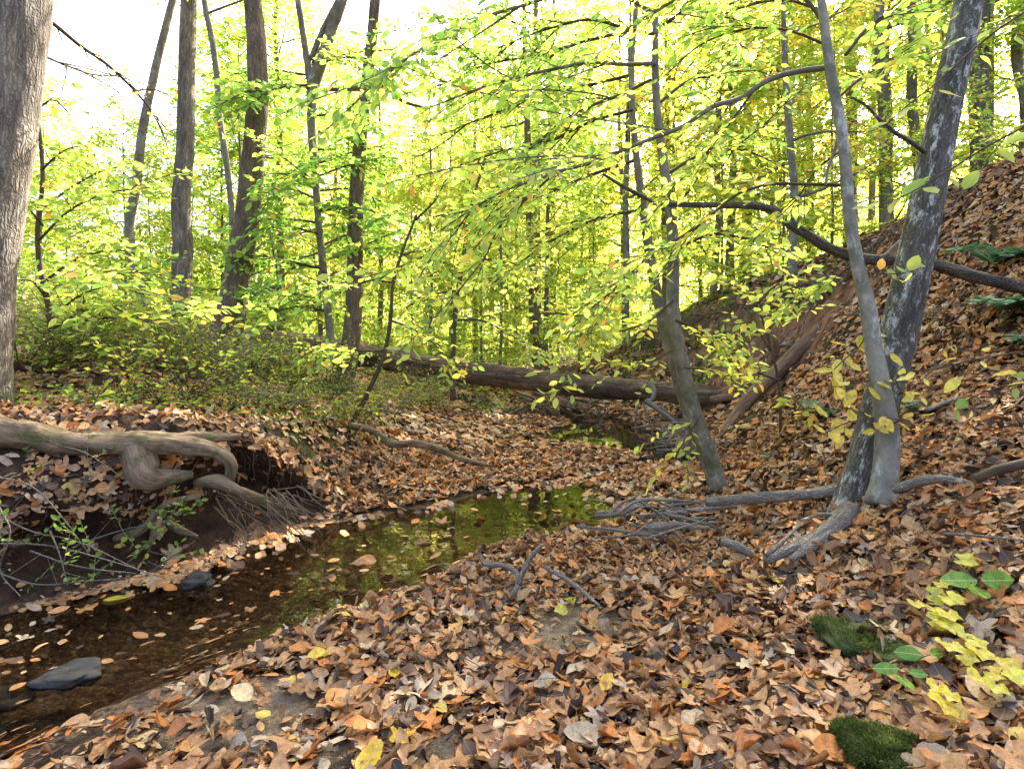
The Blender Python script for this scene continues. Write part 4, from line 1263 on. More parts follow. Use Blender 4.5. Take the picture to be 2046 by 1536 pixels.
leafy_sapling('sapling', 'sapling with yellow green sprays hanging over the middle of the log', (905, 790), 7.5, [(905, 800), (908, 640), (925, 520), (945, 400), (975, 300)], 12, 5,
              [([(908, 640), (960, 640), (1020, 670), (1080, 700)], -.3), ([(915, 580), (860, 590), (800, 620)], .1), ([(925, 520), (990, 520), (1060, 550)], .4), ([(940, 430), (880, 430), (830, 450)], -.3), ([(950, 390), (1010, 370), (1080, 380)], .3),], .6, gap=.1)
leafy_sapling('sapling', 'low sapling with clear yellow leaves on the slope below the cut bank', (1560, 860), 5.2, [(1560, 880), (1555, 760), (1530, 660), (1510, 600)], 7, 3,
              [([(1555, 760), (1500, 740), (1450, 730)], -.3), ([(1540, 700), (1500, 650), (1450, 640)], .1), ([(1530, 660), (1580, 620), (1610, 580)], .2), ([(1555, 780), (1590, 800), (1620, 830)], -.4), ([(1520, 620), (1480, 580), (1440, 560)], .3), ([(1515, 605), (1550, 570), (1580, 560)], .2)], .66, gap=.12, kids=1)
leafy_sapling('sapling', 'small sapling with orange tinged leaves on top of the left bank behind the log', (545, 700), 7.8, [(548, 760), (545, 660), (555, 560), (540, 470)], 8, 3,
              [([(545, 660), (500, 640), (440, 650)], -.4), ([(548, 620), (600, 600), (650, 620)], -.3), ([(555, 560), (600, 530), (650, 540)], .2), ([(550, 520), (500, 500), (450, 520)], .2), ([(545, 690), (600, 690), (660, 700)], -.6)], .42, gap=.08)

# ------------------------------------------------------------------ fallen timber
LOG = thing('fallen_log', 'long dark fallen log spanning the creek from bank to bank', 'log', P(1000, 750, 8.9))
mb = MB()
lp = [P(150, 655, 8.6), P(420, 672, 8.8), P(600, 692, 9), P(760, 715, 9), P(900, 738, 9), P(1100, 764, 8.9), P(1300, 781, 8.6), P(1440, 793, 8.3), P(1502, 797, 8.1)]
mb.tube(lp, np.array([56, 52, 50, 47, 45, 45, 41, 37, 33]) * 9 / F / 2, 30, step=.04, rough=.16, freq=2.2, seed=1.5)
mb.build('trunk', M['log'], LOG)
for pts, Y, w in [([(1435, 790), (1490, 768), (1530, 735), (1550, 700), (1540, 665), (1530, 640)], 8.2, (20, 12)), ([(1420, 800), (1500, 785), (1560, 760), (1600, 735)], 8.1, (18, 8)), ([(1540, 690), (1580, 690), (1610, 688)], 8.2, (8, 3)), ([(1290, 764), (1306, 778), (1304, 796), (1290, 803)], 8.2, (12, 8)),
                  ([(1290, 800), (1320, 822), (1350, 845), (1385, 865)], 8.0, (12, 8)), ([(1275, 800), (1270, 850), (1280, 890), (1284, 915)], 8.0, (5, 2)), ([(1285, 805), (1300, 850), (1310, 890), (1330, 915)], 7.9, (4, 2)), ([(1535, 650), (1525, 620), (1532, 600)], 8.2, (7, 3))]:
    add_branch(LOG, pts, Y, Y - .15, w[0], w[1], M['deadbrown'] if w[0] > 13 else M['dead'], False, 'branch')
DT = thing('dead_tree', 'straight brown dead trunk leaning up the red cut bank', 'dead tree', P(1490, 810, 7.2))
mb = MB()
mb.tube([P(1440, 880, 6.7), P(1490, 805, 7.1), P(1560, 735, 7.5), P(1640, 655, 7.9), P(1715, 585, 8.2), P(1790, 500, 8.5), P(1850, 425, 8.7)], np.array([20, 26, 28, 28, 26, 22, 15]) * 7.7 / F / 2, 14, step=.06, rough=.08, freq=4)
mb.build('trunk', M['deadbrown'], DT)
add_branch(DT, [(1670, 625), (1688, 640), (1684, 655)], 7.9, 7.8, 9, 3, M['deadbrown'], False, 'stub')
DL = thing('dead_limb', 'long bent dead limb hung level behind the two right trunks', 'dead limb', P(1850, 525, 3.7))
mb = MB()
mb.tube([P(1205, 348, 4.4), P(1255, 378, 4.3), P(1310, 404, 4.2), P(1430, 410, 4.1), P(1545, 421, 4.0), P(1600, 462, 3.95), P(1700, 512, 3.85), P(1850, 525, 3.7), P(1950, 552, 3.6), P(2100, 590, 3.5), P(2250, 640, 3.5)],
        np.array([7, 10, 12, 16, 22, 26, 28, 27, 29, 30, 30]) * 2.9 / F / 2, 16, step=.025, rough=.24, freq=7)
mb.build('trunk', M['deaddark'], DL)
add_branch(DL, [(1760, 518), (1800, 480), (1830, 460)], 3.75, 3.9, 7, 3, M['dead'], False, 'twig')
add_branch(DL, [(1855, 525), (1880, 490), (1905, 475)], 3.7, 3.8, 4, 2, M['dead'], False, 'twig')
for nm, lb, pts, Y, w, mt in [
    ('fallen_branch', 'grey fallen branch lying level against the lichen trunk', [(1410, 1003), (1500, 995), (1600, 988), (1698, 975)], [3.4, 3.3, 3.2, 3.1], [18, 22, 22, 26], 'dead'),
    ('fallen_branch', 'dark smooth branch entering from the right edge over the leaves', [(1950, 957), (1990, 940), (2050, 925), (2150, 895)], [2.35, 2.3, 2.25, 2.2], [16, 18, 20, 24], 'twig'),
    ('root', 'half buried grey root running through leaves right of the lichen trunk', [(1785, 978), (1830, 964), (1880, 956), (1930, 962)], [2.7, 2.63, 2.55, 2.5], [18, 20, 17, 10], 'dead'),
    ('root', 'sinuous brown root winding over the leaves of the left bank', [(700, 850), (740, 858), (785, 886), (830, 886), (870, 895), (920, 915), (985, 932)], [5.2, 5.15, 5.05, 5.1, 5.2, 5.3, 5.4], [14, 14, 15, 15, 14, 11, 6], 'root'),
    ('forked_stick', 'forked pale stick lying at the water edge of the bar', [(958, 1108), (968, 1126), (1000, 1128), (1030, 1142), (1036, 1170), (1020, 1190), (995, 1212)], [2.75, 2.72, 2.7, 2.68, 2.62, 2.58, 2.55], [8, 9, 10, 11, 13, 14, 8], 'dead'),
    ('stick', 'thin brown stick lying beside the forked pale one', [(1082, 1130), (1120, 1150), (1150, 1170), (1200, 1212)], [2.62, 2.58, 2.54, 2.48], [5, 8, 10, 5], 'dead'),
    ('stick', 'crooked stick lying in front of the roots of the lichen trunk', [(1530, 1110), (1560, 1085), (1598, 1048)], [2.55, 2.6, 2.68], [8, 9, 5], 'dead'),
    ('stick', 'straight dark stick on the leafy slope above the lichen trunk roots', [(1850, 820), (1900, 800), (1960, 785)], [3.3, 3.4, 3.5], [8, 9, 6], 'dead'),
    ('fallen_branch', 'grey weathered stick sunk in leaves below the level branch', [(1440, 1080), (1475, 1092), (1505, 1110)], [2.85, 2.82, 2.78], [16, 20, 12], 'dead'),
    ('pale_root', 'thin pale root across the brown leaves at far right', [(1885, 1065), (1950, 1070), (2046, 1078)], [2.0, 2.0, 2.0], [5, 5, 5], 'dead'),
]:
    t = thing(nm, lb, nm.split('_')[-1], P(*pts[0], Y[0]))
    add_root(t, pts, Y, w, mt, 'stem', 10, .14)
    if nm == 'forked_stick':
        add_root(t, [(1036, 1168), (1050, 1130), (1075, 1095), (1090, 1085)], [2.62, 2.64, 2.68, 2.7], [12, 10, 8, 4], 'dead', 'fork', 8)
rp = np.random.default_rng(41)
for i in range(26):
    px, py = rp.uniform(1235, 1400), rp.uniform(1000, 1062)
    a = rp.choice([-.25, .15, -.7, .5, 2.9]) + rp.normal(0, .3)
    ln = rp.uniform(60, 210)
    Y0 = (CZ - rp.uniform(.12, .24)) * F / (py - HY)
    dx, dy = ln * math.cos(a), ln * math.sin(a) * .4
    w = rp.choice([3, 5, 7, 10, 15], p=[.25, .25, .25, .15, .1])
    t = thing('driftwood_stick', 'bare grey stick in the driftwood pile on the leafy bar', 'stick', P(px, py, Y0), 'grey sticks piled on the bar')
    add_root(t, [(px - dx * .5, py - dy * .5), (px + rp.normal(0, 6), py + rp.normal(0, 6)), (px + dx * .25, py + dy * .25 + rp.normal(0, 4)), (px + dx * .5, py + dy * .5)], [Y0 + dy * .002, Y0, Y0 - dy * .001, Y0 - dy * .002], [w, w * .95, w * .8, w * .35], 'dead', 'stem', 9, .22, float(i))
# tangle of roots and debris on the far bend
RT = thing('root_tangle', 'tangle of bare roots hanging from the bank beneath the log', 'roots', P(1060, 830, 10))
mb = MB()
for i in range(48):
    x, y = rp.uniform(1030, 1210), rp.uniform(775, 830)
    if i < 20: x = rp.uniform(1030, 1080)
    Y0 = rp.uniform(9.5, 10.6)
    q = [P(x, y, Y0)]
    for k in range(4):
        x += rp.normal(14, 22); y += rp.uniform(2, 16)
        q.append(P(x, min(y, 855), Y0 - .1 * k))
    mb.tube(q, np.linspace(rp.uniform(.012, .04), .006, 5), 6, step=.06, rough=.15, freq=8)
mb.build('roots', M['root'], RT)
DB = thing('driftwood_heap', 'heap of grey flood debris at the foot of the slope behind the twin stems', 'driftwood', P(1330, 870, 7))
mb = MB()
for i in range(60):
    x, y = rp.uniform(1325, 1420), rp.uniform(830, 905)
    Y0 = 1050 / (y - 690) * 1.18
    Y0 = min(Y0, 8.5)
    e = rp.normal(0, 42), rp.normal(0, 14)
    mb.tube([P(x - e[0], y - e[1], Y0), P(x, y + rp.normal(0, 4), Y0 - .05), P(x + e[0], y + e[1], Y0 + .05)], [rp.uniform(.006, .025), .012, .004], 6, step=.08, rough=.15, freq=8)
mb.build('sticks', M['dead'], DB)

# rootlets hanging from the crest of the cut bank
def rootlets():
    mb = MB()
    r = np.random.default_rng(47)
    for i in range(800):
        px = r.uniform(1180, 1960) if i < 420 else r.uniform(1300, 1780)
        cy = np.interp(px, [1190, 1290, 1370, 1450, 1600, 1760, 1880, 2046], [725, 665, 625, 597, 568, 480, 400, 345])
        Y = np.interp(px, [1190, 1290, 1370, 1450, 1600, 1760, 1880, 2046], [15, 13.5, 12, 10.5, 9.3, 8.2, 7.2, 6])
        p0 = P(px, cy, Y)
        p0[2] = gz(p0[0], p0[1]) + .03
        q = [p0]
        dirn = np.array([-.5, -.6, -.5])
        for k in range(3):
            n_ = q[-1] + (dirn + r.normal(0, .35, 3)) * r.uniform(.1, .3)
            n_[2] = max(n_[2], gz(n_[0], n_[1]) + .01)
            q.append(n_)
        mb.tube(q, np.linspace(r.uniform(.004, .012), .002, 4), 4, cap=False)
    for i in range(260):
        x, y = r.normal(3.9, .9), r.normal(8.8, 1.3)
        nn = normals(np.array([x]), np.array([y]))[0]
        dn = nrm(np.array([nn[0], nn[1]]) + r.normal(0, .3, 2))
        q = []
        st = r.uniform(.04, .16)
        for k in range(5):
            q.append([x, y, gz(x, y) + .012])
            dn = nrm(dn + r.normal(0, .35, 2))
            x, y = x + dn[0] * st, y + dn[1] * st
        mb.tube(np.array(q), np.linspace(r.uniform(.004, .014), .002, 5), 5, cap=False)
    for i in range(70):
        q = P(r.uniform(430, 600), r.uniform(975, 1020), r.uniform(3.1, 3.35))
        k = np.linspace(0, 1, 6)[:, None]
        e = np.array([r.uniform(.05, .35), r.uniform(-.12, .1), r.uniform(-.22, -.02)])
        mb.tube(q + e * k + np.cumsum(r.normal(0, .012, (6, 3)), 0), np.linspace(r.uniform(.002, .006), .001, 6), 5, cap=False)
    for i in range(260):
        x, y = r.uniform(-2.6, -1.2), r.uniform(2.8, 4.1)
        d = float(water_dist(np.array([x]), np.array([y]))[0])
        if not .2 < d < .34: continue
        x1, y1 = undercut(np.array([x]), np.array([y]))
        p0 = np.array([x1[0], y1[0], gz(x, y) - .01])
        L = r.uniform(.05, .22)
        k = np.linspace(0, 1, 4)[:, None]
        mb.tube(p0 + np.array([r.normal(.02, .04), r.normal(-.03, .04), -1]) * k * L + r.normal(0, .015, (4, 3)) * k, np.linspace(r.uniform(.0015, .005), .001, 4), 4, cap=False)
    tag(mb.build('hanging_rootlets', M['root']), kind='stuff', label='fine rootlets hanging from the edges of the cut banks', cat='roots')


rootlets()

# ------------------------------------------------------------------ rocks
def blob(center, size, seed, flat=.6, amp=.35, nu=40, nv=24):
    u, v = np.meshgrid(np.linspace(0, 2 * np.pi, nu, endpoint=False), np.linspace(.02, np.pi - .02, nv))
    d = np.stack([np.sin(v) * np.cos(u), np.sin(v) * np.sin(u), np.cos(v)], -1)
    r = 1 + amp * fbm(d[..., 0] * 1.3 + seed, d[..., 1] * 1.3, d[..., 2] * 1.3 + seed * 3, 4)
    q = np.sign(d) * np.abs(d) ** .75
    V = np.array(center) + q * r[..., None] * np.array(size) * np.array([1, 1, flat])
    i = np.arange(nv - 1)[:, None] * nu
    j = np.arange(nu)[None]
    k = (j + 1) % nu
    return V.reshape(-1, 3), np.stack([i + j, i + nu + j, i + nu + k, i + k], -1).reshape(-1, 4)


for nm, lb, px, py, zc, sz, mossy, seed in [
    ('stone', 'smooth dark grey stone half out of the water at the left bank', 395, 1160, .015, (.075, .05, .05), 0, 1.2),
    ('stone', 'flat angular stone breaking the brown water at lower left', 140, 1350, .0, (.10, .07, .05), 0, 2.7),
    ('stone', 'sunken dark stone at the left edge of the water', 15, 1395, -.03, (.09, .06, .04), 0, 3.3),
    ('mossy_rock', 'low mossy rock among brown leaves at lower right', 1745, 1290, .178, (.14, .15, .085), 1, 4.1),
    ('mossy_rock', 'small mossy rock at the bottom edge of the picture', 1765, 1515, .155, (.10, .095, .07), 1, 5.3),
    ('mossy_rock', 'dark mossy boulder tucked beneath the level grey branch', 1640, 1032, .20, (.17, .17, .18), 1, 6.1),
]:
    Y = (CZ - zc) * F / (py - HY)
    c = P(px, py, Y)
    t = thing(nm, lb, 'rock', c)
    V, f = blob(c, sz, seed, .6, .35, 90 if mossy else 40, 50 if mossy else 24)
    mb = MB(); mb.add(V, [f])
    mb.build('boulder' if mossy else 'body', M['stone_moss'] if mossy else M['stone'], t)
    if mossy:
        r = np.random.default_rng(int(seed * 10))
        k = r.integers(0, len(V), 36000)
        p = V[k] + r.normal(0, .004, (36000, 3))
        nn = nrm(p - c)
        s = (nn[:, 2] > -.1) & (fbm(p[:, 0] * 14, p[:, 1] * 14, p[:, 2] * 14, 3) > -.6 + .6 * (nn[:, 2] < .3))
        p, nn = p[s], nn[s]
        m2 = MB()
        leaf_batch(m2, 0, p, nn + r.normal(0, .6, p.shape), r.normal(0, 1, p.shape), r.uniform(.006, .015, len(p)), np.clip(r.normal(.45, .2, len(p)) + .4 * fbm(p[:, 0] * 20, p[:, 1] * 20, 1., 2), 0, 1), .3, (0, .5), rng=r)
        m2.build('moss', M['moss'], t)

def gravel():
    r = np.random.default_rng(97)
    mb = MB()
    X, Y = r.uniform(-4.5, 1.3, 9000), r.uniform(1.2, 5.8, 9000)
    d = water_dist(X, Y)
    k = (d < .05) & (np.abs(X) < .9 * Y + 1.2) & (fbm(X * 2.2, Y * 2.2, 6., 3) > -.15)
    X, Y = X[k], Y[k]
    Z = height(X, Y)
    n = len(X)
    oc = np.array([[1, 0, 0], [0, 1, 0], [-1, 0, 0], [0, -1, 0], [0, 0, 1], [0, 0, -1.]])
    mid = nrm(np.array([(oc[a] + oc[b]) for a, b in ((0, 1), (1, 2), (2, 3), (3, 0), (0, 4), (1, 4), (2, 4), (3, 4))]))
    V0 = np.r_[oc[:5], mid]
    tri = np.array([[0, 5, 9], [5, 1, 10], [5, 10, 9], [9, 10, 4], [1, 6, 10], [6, 2, 11], [6, 11, 10], [10, 11, 4], [2, 7, 11], [7, 3, 12], [7, 12, 11], [11, 12, 4], [3, 8, 12], [8, 0, 9], [8, 9, 12], [12, 9, 4]])
    sz = np.clip(r.lognormal(-4.9, .55, n), .003, .03)
    V = V0[None] * (1 + .25 * r.normal(0, 1, (n, 13, 1)).clip(-1, 1)) * np.stack([sz * r.uniform(.8, 1.5, n), sz, sz * .6], -1)[:, None]
    V = V + np.stack([X, Y, Z], -1)[:, None]
    mb.add(V.reshape(-1, 3), [(tri[None] + np.arange(n)[:, None, None] * 13).reshape(-1, 3)], np.repeat(r.random(n), 13))
    tag(mb.build('gravel', M['gravel']), kind='stuff', label='small brown and tan pebbles on the creek bed', cat='gravel')


gravel()

# ------------------------------------------------------------------ shrubs, ferns, seedlings
def shrub_mesh(seed, n, h, spread, ll, tone, lgap=.035, bare=.25):
    r = np.random.default_rng(seed)
    w, lv = MB(), Leaves()
    for i in range(n):
        a = r.uniform(0, 6.28)
        L = h * r.uniform(.5, 1.2)
        d = np.array([math.cos(a) * spread, math.sin(a) * spread, 1.])
        k = np.linspace(0, 1, 6)[:, None]
        p = np.array([r.normal(0, .06), r.normal(0, .06), 0]) + nrm(d) * k * L + np.array([math.cos(a), math.sin(a), -.9]) * k ** 2 * L * r.uniform(.1, .6)
        w.tube(p, np.linspace(.0045, .0012, 6), 4, cap=False)
        for j in range(5):
            q0 = p[r.integers(1, 5)]
            dd = nrm(r.normal(0, 1, 3) + np.array([math.cos(a), math.sin(a), .3]))
            tp = q0 + dd * np.linspace(0, 1, 4)[:, None] * L * r.uniform(.12, .4)
            w.tube(tp, np.linspace(.002, .001, 4), 3, cap=False)
            if r.random() > bare:
                leafy(lv, tp, np.linalg.norm(tp[-1] - tp[0]), np.array([0, 0, 1.]), r, lgap, ll, tone, .5)
        leafy(lv, p[2:], L * .6, np.array([0, 0, 1.]), r, lgap * 1.3, ll, tone, .5)
    return w, lv


SH = []
for sd, n, h, sp_, ll, tn, lg in ((61, 26, .65, .8, .042, (.5, .18), .04), (62, 20, .85, .6, .05, (.68, .15), .045), (63, 30, .5, 1.1, .035, (.4, .15), .035)):
    w, lv = shrub_mesh(sd, n, h, sp_, ll, tn, lg)
    a = w.build('stems', M['twig'])
    mb = MB(); lv.emit(mb, 0, .6, (0, .5)); b = mb.build('foliage', M['low'])
    SH.append([a, b, False])
w, lv = shrub_mesh(64, 38, 1.0, .8, .034, (.72, .15), .045, .45)
a = w.build('stems', M['dead'])
mb = MB(); lv.emit(mb, 0, .6, (0, .5)); b = mb.build('foliage', M['low'])
SH.append([a, b, False])
rsh = np.random.default_rng(66)
k = 0
for px, py, Y in [(60, 760, 4.3), (170, 770, 4.6), (290, 760, 4.8), (390, 770, 5.0), (480, 790, 5.2), (560, 800, 5.6), (640, 800, 6.0), (720, 790, 6.8), (800, 790, 7.4), (880, 795, 8.2), (960, 800, 9.2), (1010, 800, 9.8), (120, 715, 5.6), (250, 712, 5.9), (370, 712, 6.3),
                  (40, 700, 6.5), (200, 690, 7.5), (330, 690, 7.5), (860, 760, 10.5), (560, 760, 6.5), (330, 730, 5.4), (350, 800, 4.1), (450, 812, 4.4), (560, 828, 4.7), (640, 835, 5.0), (700, 842, 5.4), (210, 800, 3.9), (780, 825, 6.6), (150, 740, 5.0), (270, 735, 5.2), (60, 725, 5.4), (460, 745, 5.6), (540, 775, 6.0), (640, 765, 6.8), (830, 780, 7.8), (210, 715, 6.2), (110, 690, 6.8), (300, 700, 7.2)]:
    x = (px - CX) / F * Y
    s = SH[k % 4]
    kind = ('low tangled green shrub', 'upright yellow green shrub', 'low spreading dark green shrub', 'wispy brush of bare stems')[k % 4]
    t = thing('shrub', kind + ' on top of the left bank before the log', 'shrub', (x, Y, gz(x, Y) - .03), 'shrubs on the left bank')
    t.rotation_euler = (0, 0, rsh.uniform(0, 6.28))
    q = rsh.uniform(.75, 1.25) * (1.1 if py < 765 else .9)
    t.scale = (q, q, q)
    for i in (0, 1):
        o = s[i] if not s[2] else s[i].copy()
        if s[2]: COL.objects.link(o)
        o.parent = t
    s[2] = True
    k += 1


def ground_cover():
    r = np.random.default_rng(71)
    mb = MB()
    n = 17000
    Y = r.uniform(3.2, 12, n)
    X = r.uniform(-1, .1, n) * (.9 * Y + .8)
    d = water_dist(X, Y)
    Z = height(X, Y)
    cl = fbm(X * 1.1, Y * 1.1, 4., 3)
    k = (d > .45) & (Z > .42) & (cl + .5 * sstep(4, 6, Y) > .12)
    # a little ivy on the cut bank
    n2 = 9000
    X2, Y2 = r.uniform(2.4, 5.2, n2), r.uniform(9, 13.5, n2)
    k2 = fbm(X2 * 1.1, Y2 * 1.1, 8., 3) > -.1
    X, Y = np.r_[X[k], X2[k2]], np.r_[Y[k], Y2[k2]]
    n = len(X)
    N = normals(X, Y)
    p = np.stack([X, Y, height(X, Y) + r.uniform(.01, .14, n)], -1)
    a = r.uniform(0, 6.28, n)
    leaf_batch(mb, 0, p, np.stack([np.cos(a), np.sin(a), r.normal(0, .3, n)], -1), N + r.normal(0, .45, (n, 3)), r.uniform(.025, .06, n), np.clip(r.normal(.36, .24, n), 0, 1), .65, (0, .5), rng=r)
    tag(mb.build('ground_cover', M['low']), kind='stuff', label='small green creeping plants spread over the left bank', cat='ground cover')


ground_cover()

FERN = []


def fern(px, py, Y, s, label):
    x = (px - CX) / F * Y
    t = thing('fern', label, 'fern', (x, Y, gz(x, Y)))
    r = np.random.default_rng(int(px + py))
    w, lv = MB(), Leaves()
    o = np.array([x, Y, gz(x, Y)])
    for i in range(9):
        a = r.uniform(0, 6.28)
        L = s * r.uniform(.7, 1.15)
        k = np.linspace(0, 1, 12)[:, None]
        d = np.array([math.cos(a), math.sin(a) - .25, .95])
        p = o + nrm(d) * k * L + np.array([0, 0, -.55]) * k ** 2 * L
        w.tube(p, np.linspace(.0035, .001, 12), 4, cap=False)
        q, S = resample(p, L / 24)
        T = nrm(np.gradient(q, axis=0))
        lat = nrm(np.cross([0, 0, 1.], T))
        f = np.linspace(0, 1, len(q))
        ln = L * .19 * np.sin(np.pi * np.clip(f * .9 + .1, 0, 1)) ** .7
        for sd in (-1, 1):
            lv.add(q[2:], (lat * sd + T * .35)[2:], np.cross(T, lat)[2:] + r.normal(0, .15, (len(q) - 2, 3)), ln[2:] + .01, np.clip(r.normal(.5, .2, len(q) - 2), 0, 1))
    w.build('stalks', M['twig'], t)
    mb = MB(); lv.emit(mb, 1, .30, (0, .3), (-.2, .5), r); mb.build('fronds', M['fern'], t)


for a in [(1990, 475, 5.0, .62, 'green fern on the slope near the top right of the bank'), (2015, 600, 4.1, .5, 'green fern on the slope at the right edge below the dead limb'), (1640, 815, 5.0, .36, 'dark fern midway up the slope left of the pale trunk'),
          (1545, 905, 4.4, .18, 'small blue green fern low on the slope by the twin stems'), (1830, 850, 3.6, .18, 'small dark fern close behind the lichen trunk'), (2060, 690, 3.6, .24, 'fern at the right edge above the yellow shoots'), (1555, 945, 4.1, .12, 'tiny fern just above the level grey branch')]:
    fern(*a)


def plant(name, label, px, py, leaves, stem_top, mat, shape='oval', cat='plant'):
    """leaves: (px, py, length m, direction deg, tone)"""
    z = None
    Yb = 2.0
    for _ in range(12):
        x = (px - CX) / F * Yb
        Yb = .5 * Yb + .5 * (CZ - gz(x, Yb)) * F / (py - HY)
    base = P(px, py, Yb)
    t = thing(name, label, cat, base)
    w, lv, feet = MB(), Leaves(), []
    r = np.random.default_rng(int(px))
    for lx, ly, L, ang, tn in leaves:
        Yl = Yb
        for _ in range(14):
            x = (lx - CX) / F * Yl
            Yl = .5 * Yl + .5 * max(.4, (CZ - gz(x, Yl) - stem_top)) * F / (ly - HY)
        c = P(lx, ly, Yl)
        a = math.radians(ang)
        d = np.array([math.cos(a), math.sin(a), -.1])
        lv.add([c - d * L * .4], d, np.array([0, -.85, 1]) + r.normal(0, .15, 3), L, tn)
        q = c - d * L * .4
        if shape == 'vine':
            foot = np.array([q[0] - d[0] * .02, q[1] + .02, gz(q[0], q[1]) + .004])
        else:
            foot = base
        w.tube([foot, (foot + q) / 2 + [0, 0, .012], q], [.0022, .0018, .0014], 5)
        feet.append(foot)
    if shape == 'vine':
        feet = np.array(sorted(feet, key=lambda q: q[1]))
        w.tube(feet + [0, 0, .015], .0022, 5)
    w.build('stems', M['twig'] if shape == 'oval' else M['dead'], t)
    mb = MB(); lv.emit(mb, 2, .55, (.0, .18), (-.25, .3), r, shape); mb.build('leaves', M[mat], t)


plant('seedling', 'bright green seedling with three broad leaves at the right among brown leaves', 1955, 1165, [(1922, 1160, .12, 170, .6), (1985, 1160, .12, 10, .5), (1950, 1180, .12, 250, .7)], .09, 'seed')
plant('seedling', 'bright green seedling with oval leaves beside the mossy rock', 1800, 1345, [(1775, 1335, .075, 170, .6), (1805, 1362, .075, 265, .7), (1830, 1345, .05, 350, .6), (1820, 1305, .075, 150, .4), (1870, 1305, .06, 20, .3)], .07, 'seed')
rv = np.random.default_rng(55)
plant('trailing_vine', 'trailing vine with pale yellow lobed leaves at lower right', 1890, 1250,
      [(x, y, .068 * rv.uniform(.75, 1.25), rv.uniform(200, 340), rv.uniform(.25, .75)) for x, y in ((1925, 1120), (1880, 1165), (1868, 1188), (1830, 1205), (1865, 1215), (1900, 1195), (1895, 1225), (1925, 1265), (1950, 1280), (1885, 1285), (1905, 1290), (1955, 1300), (1930, 1310), (1985, 1345), (1960, 1355), (2010, 1335),
                                                                                                 (1870, 1370), (1900, 1385), (1885, 1400), (2030, 1350), (1890, 1245), (1870, 1240), (1990, 1370))], .085, 'yellow', 'vine', 'vine')
# arching bare canes at the lower left
BR = thing('bramble', 'bramble with thin pale arching canes over the water at left', 'bramble', P(40, 1100, 2.75))
mb, lv = MB(), Leaves()
rb = np.random.default_rng(81)
for pts, Y in (([(-20, 1085), (100, 1090), (220, 1120), (330, 1155)], 2.6), ([(-20, 1020), (60, 1060), (150, 1080), (260, 1130), (300, 1150)], 2.65), ([(0, 1145), (60, 1165), (180, 1160), (300, 1150)], 2.6), ([(250, 1130), (300, 1080), (340, 1030), (370, 990)], 2.8),
               ([(100, 1060), (120, 1110), (135, 1170)], 2.62), ([(-10, 1000), (20, 1060), (0, 1140), (40, 1190)], 2.55), ([(150, 1090), (240, 1060), (330, 1040)], 2.8), ([(60, 1100), (150, 1130), (270, 1145)], 2.6), ([(-20, 950), (60, 970), (130, 1040), (180, 1110)], 2.7), ([(290, 1150), (340, 1115), (390, 1080)], 2.85),
               ([(0, 900), (80, 890), (160, 900), (240, 950)], 2.9), ([(120, 860), (170, 900), (180, 930)], 2.95)):
    p = px_path(pts, Y, Y + rb.uniform(-.1, .1))
    q, _ = resample(p, .03)
    mb.tube(q, np.linspace(.0045, .002, len(q)), 5)
    for s in range(3):
        i = rb.integers(2, len(q) - 2)
        tp = q[i] + nrm(rb.normal(0, 1, 3) + [0, -.3, .4]) * np.linspace(0, 1, 4)[:, None] * .14
        mb.tube(tp, np.linspace(.002, .001, 4), 4, cap=False)
        if rb.random() < .7: leafy(lv, tp, .14, np.array([0, -.3, 1.]), rb, .022, .035, (.42, .15), .4)
mb.build('canes', M['dead'], BR)
mb = MB(); lv.emit(mb, 1, .6, (0, .4)); mb.build('leaves', M['low'], BR)
SG = thing('sprig', 'fresh green sprig of small leaves hanging below the big root', 'sprig', P(360, 1010, 3.0))
mb, lv = MB(), Leaves()
for i in range(14):
    p0 = P(360 + rb.normal(0, 25), 1015 + rb.normal(0, 20), 3.0)
    tp = p0 + nrm(rb.normal(0, 1, 3) + [.2, -.3, .4]) * np.linspace(0, 1, 4)[:, None] * .12
    mb.tube(tp, np.linspace(.002, .001, 4), 4, cap=False)
    leafy(lv, tp, .12, np.array([0, -.5, 1.]), rb, .018, .034, (.3, .2), .4)
mb.build('stems', M['twig'], SG)
mb = MB(); lv.emit(mb, 1, .6, (0, .4)); mb.build('leaves', M['fresh'], SG)

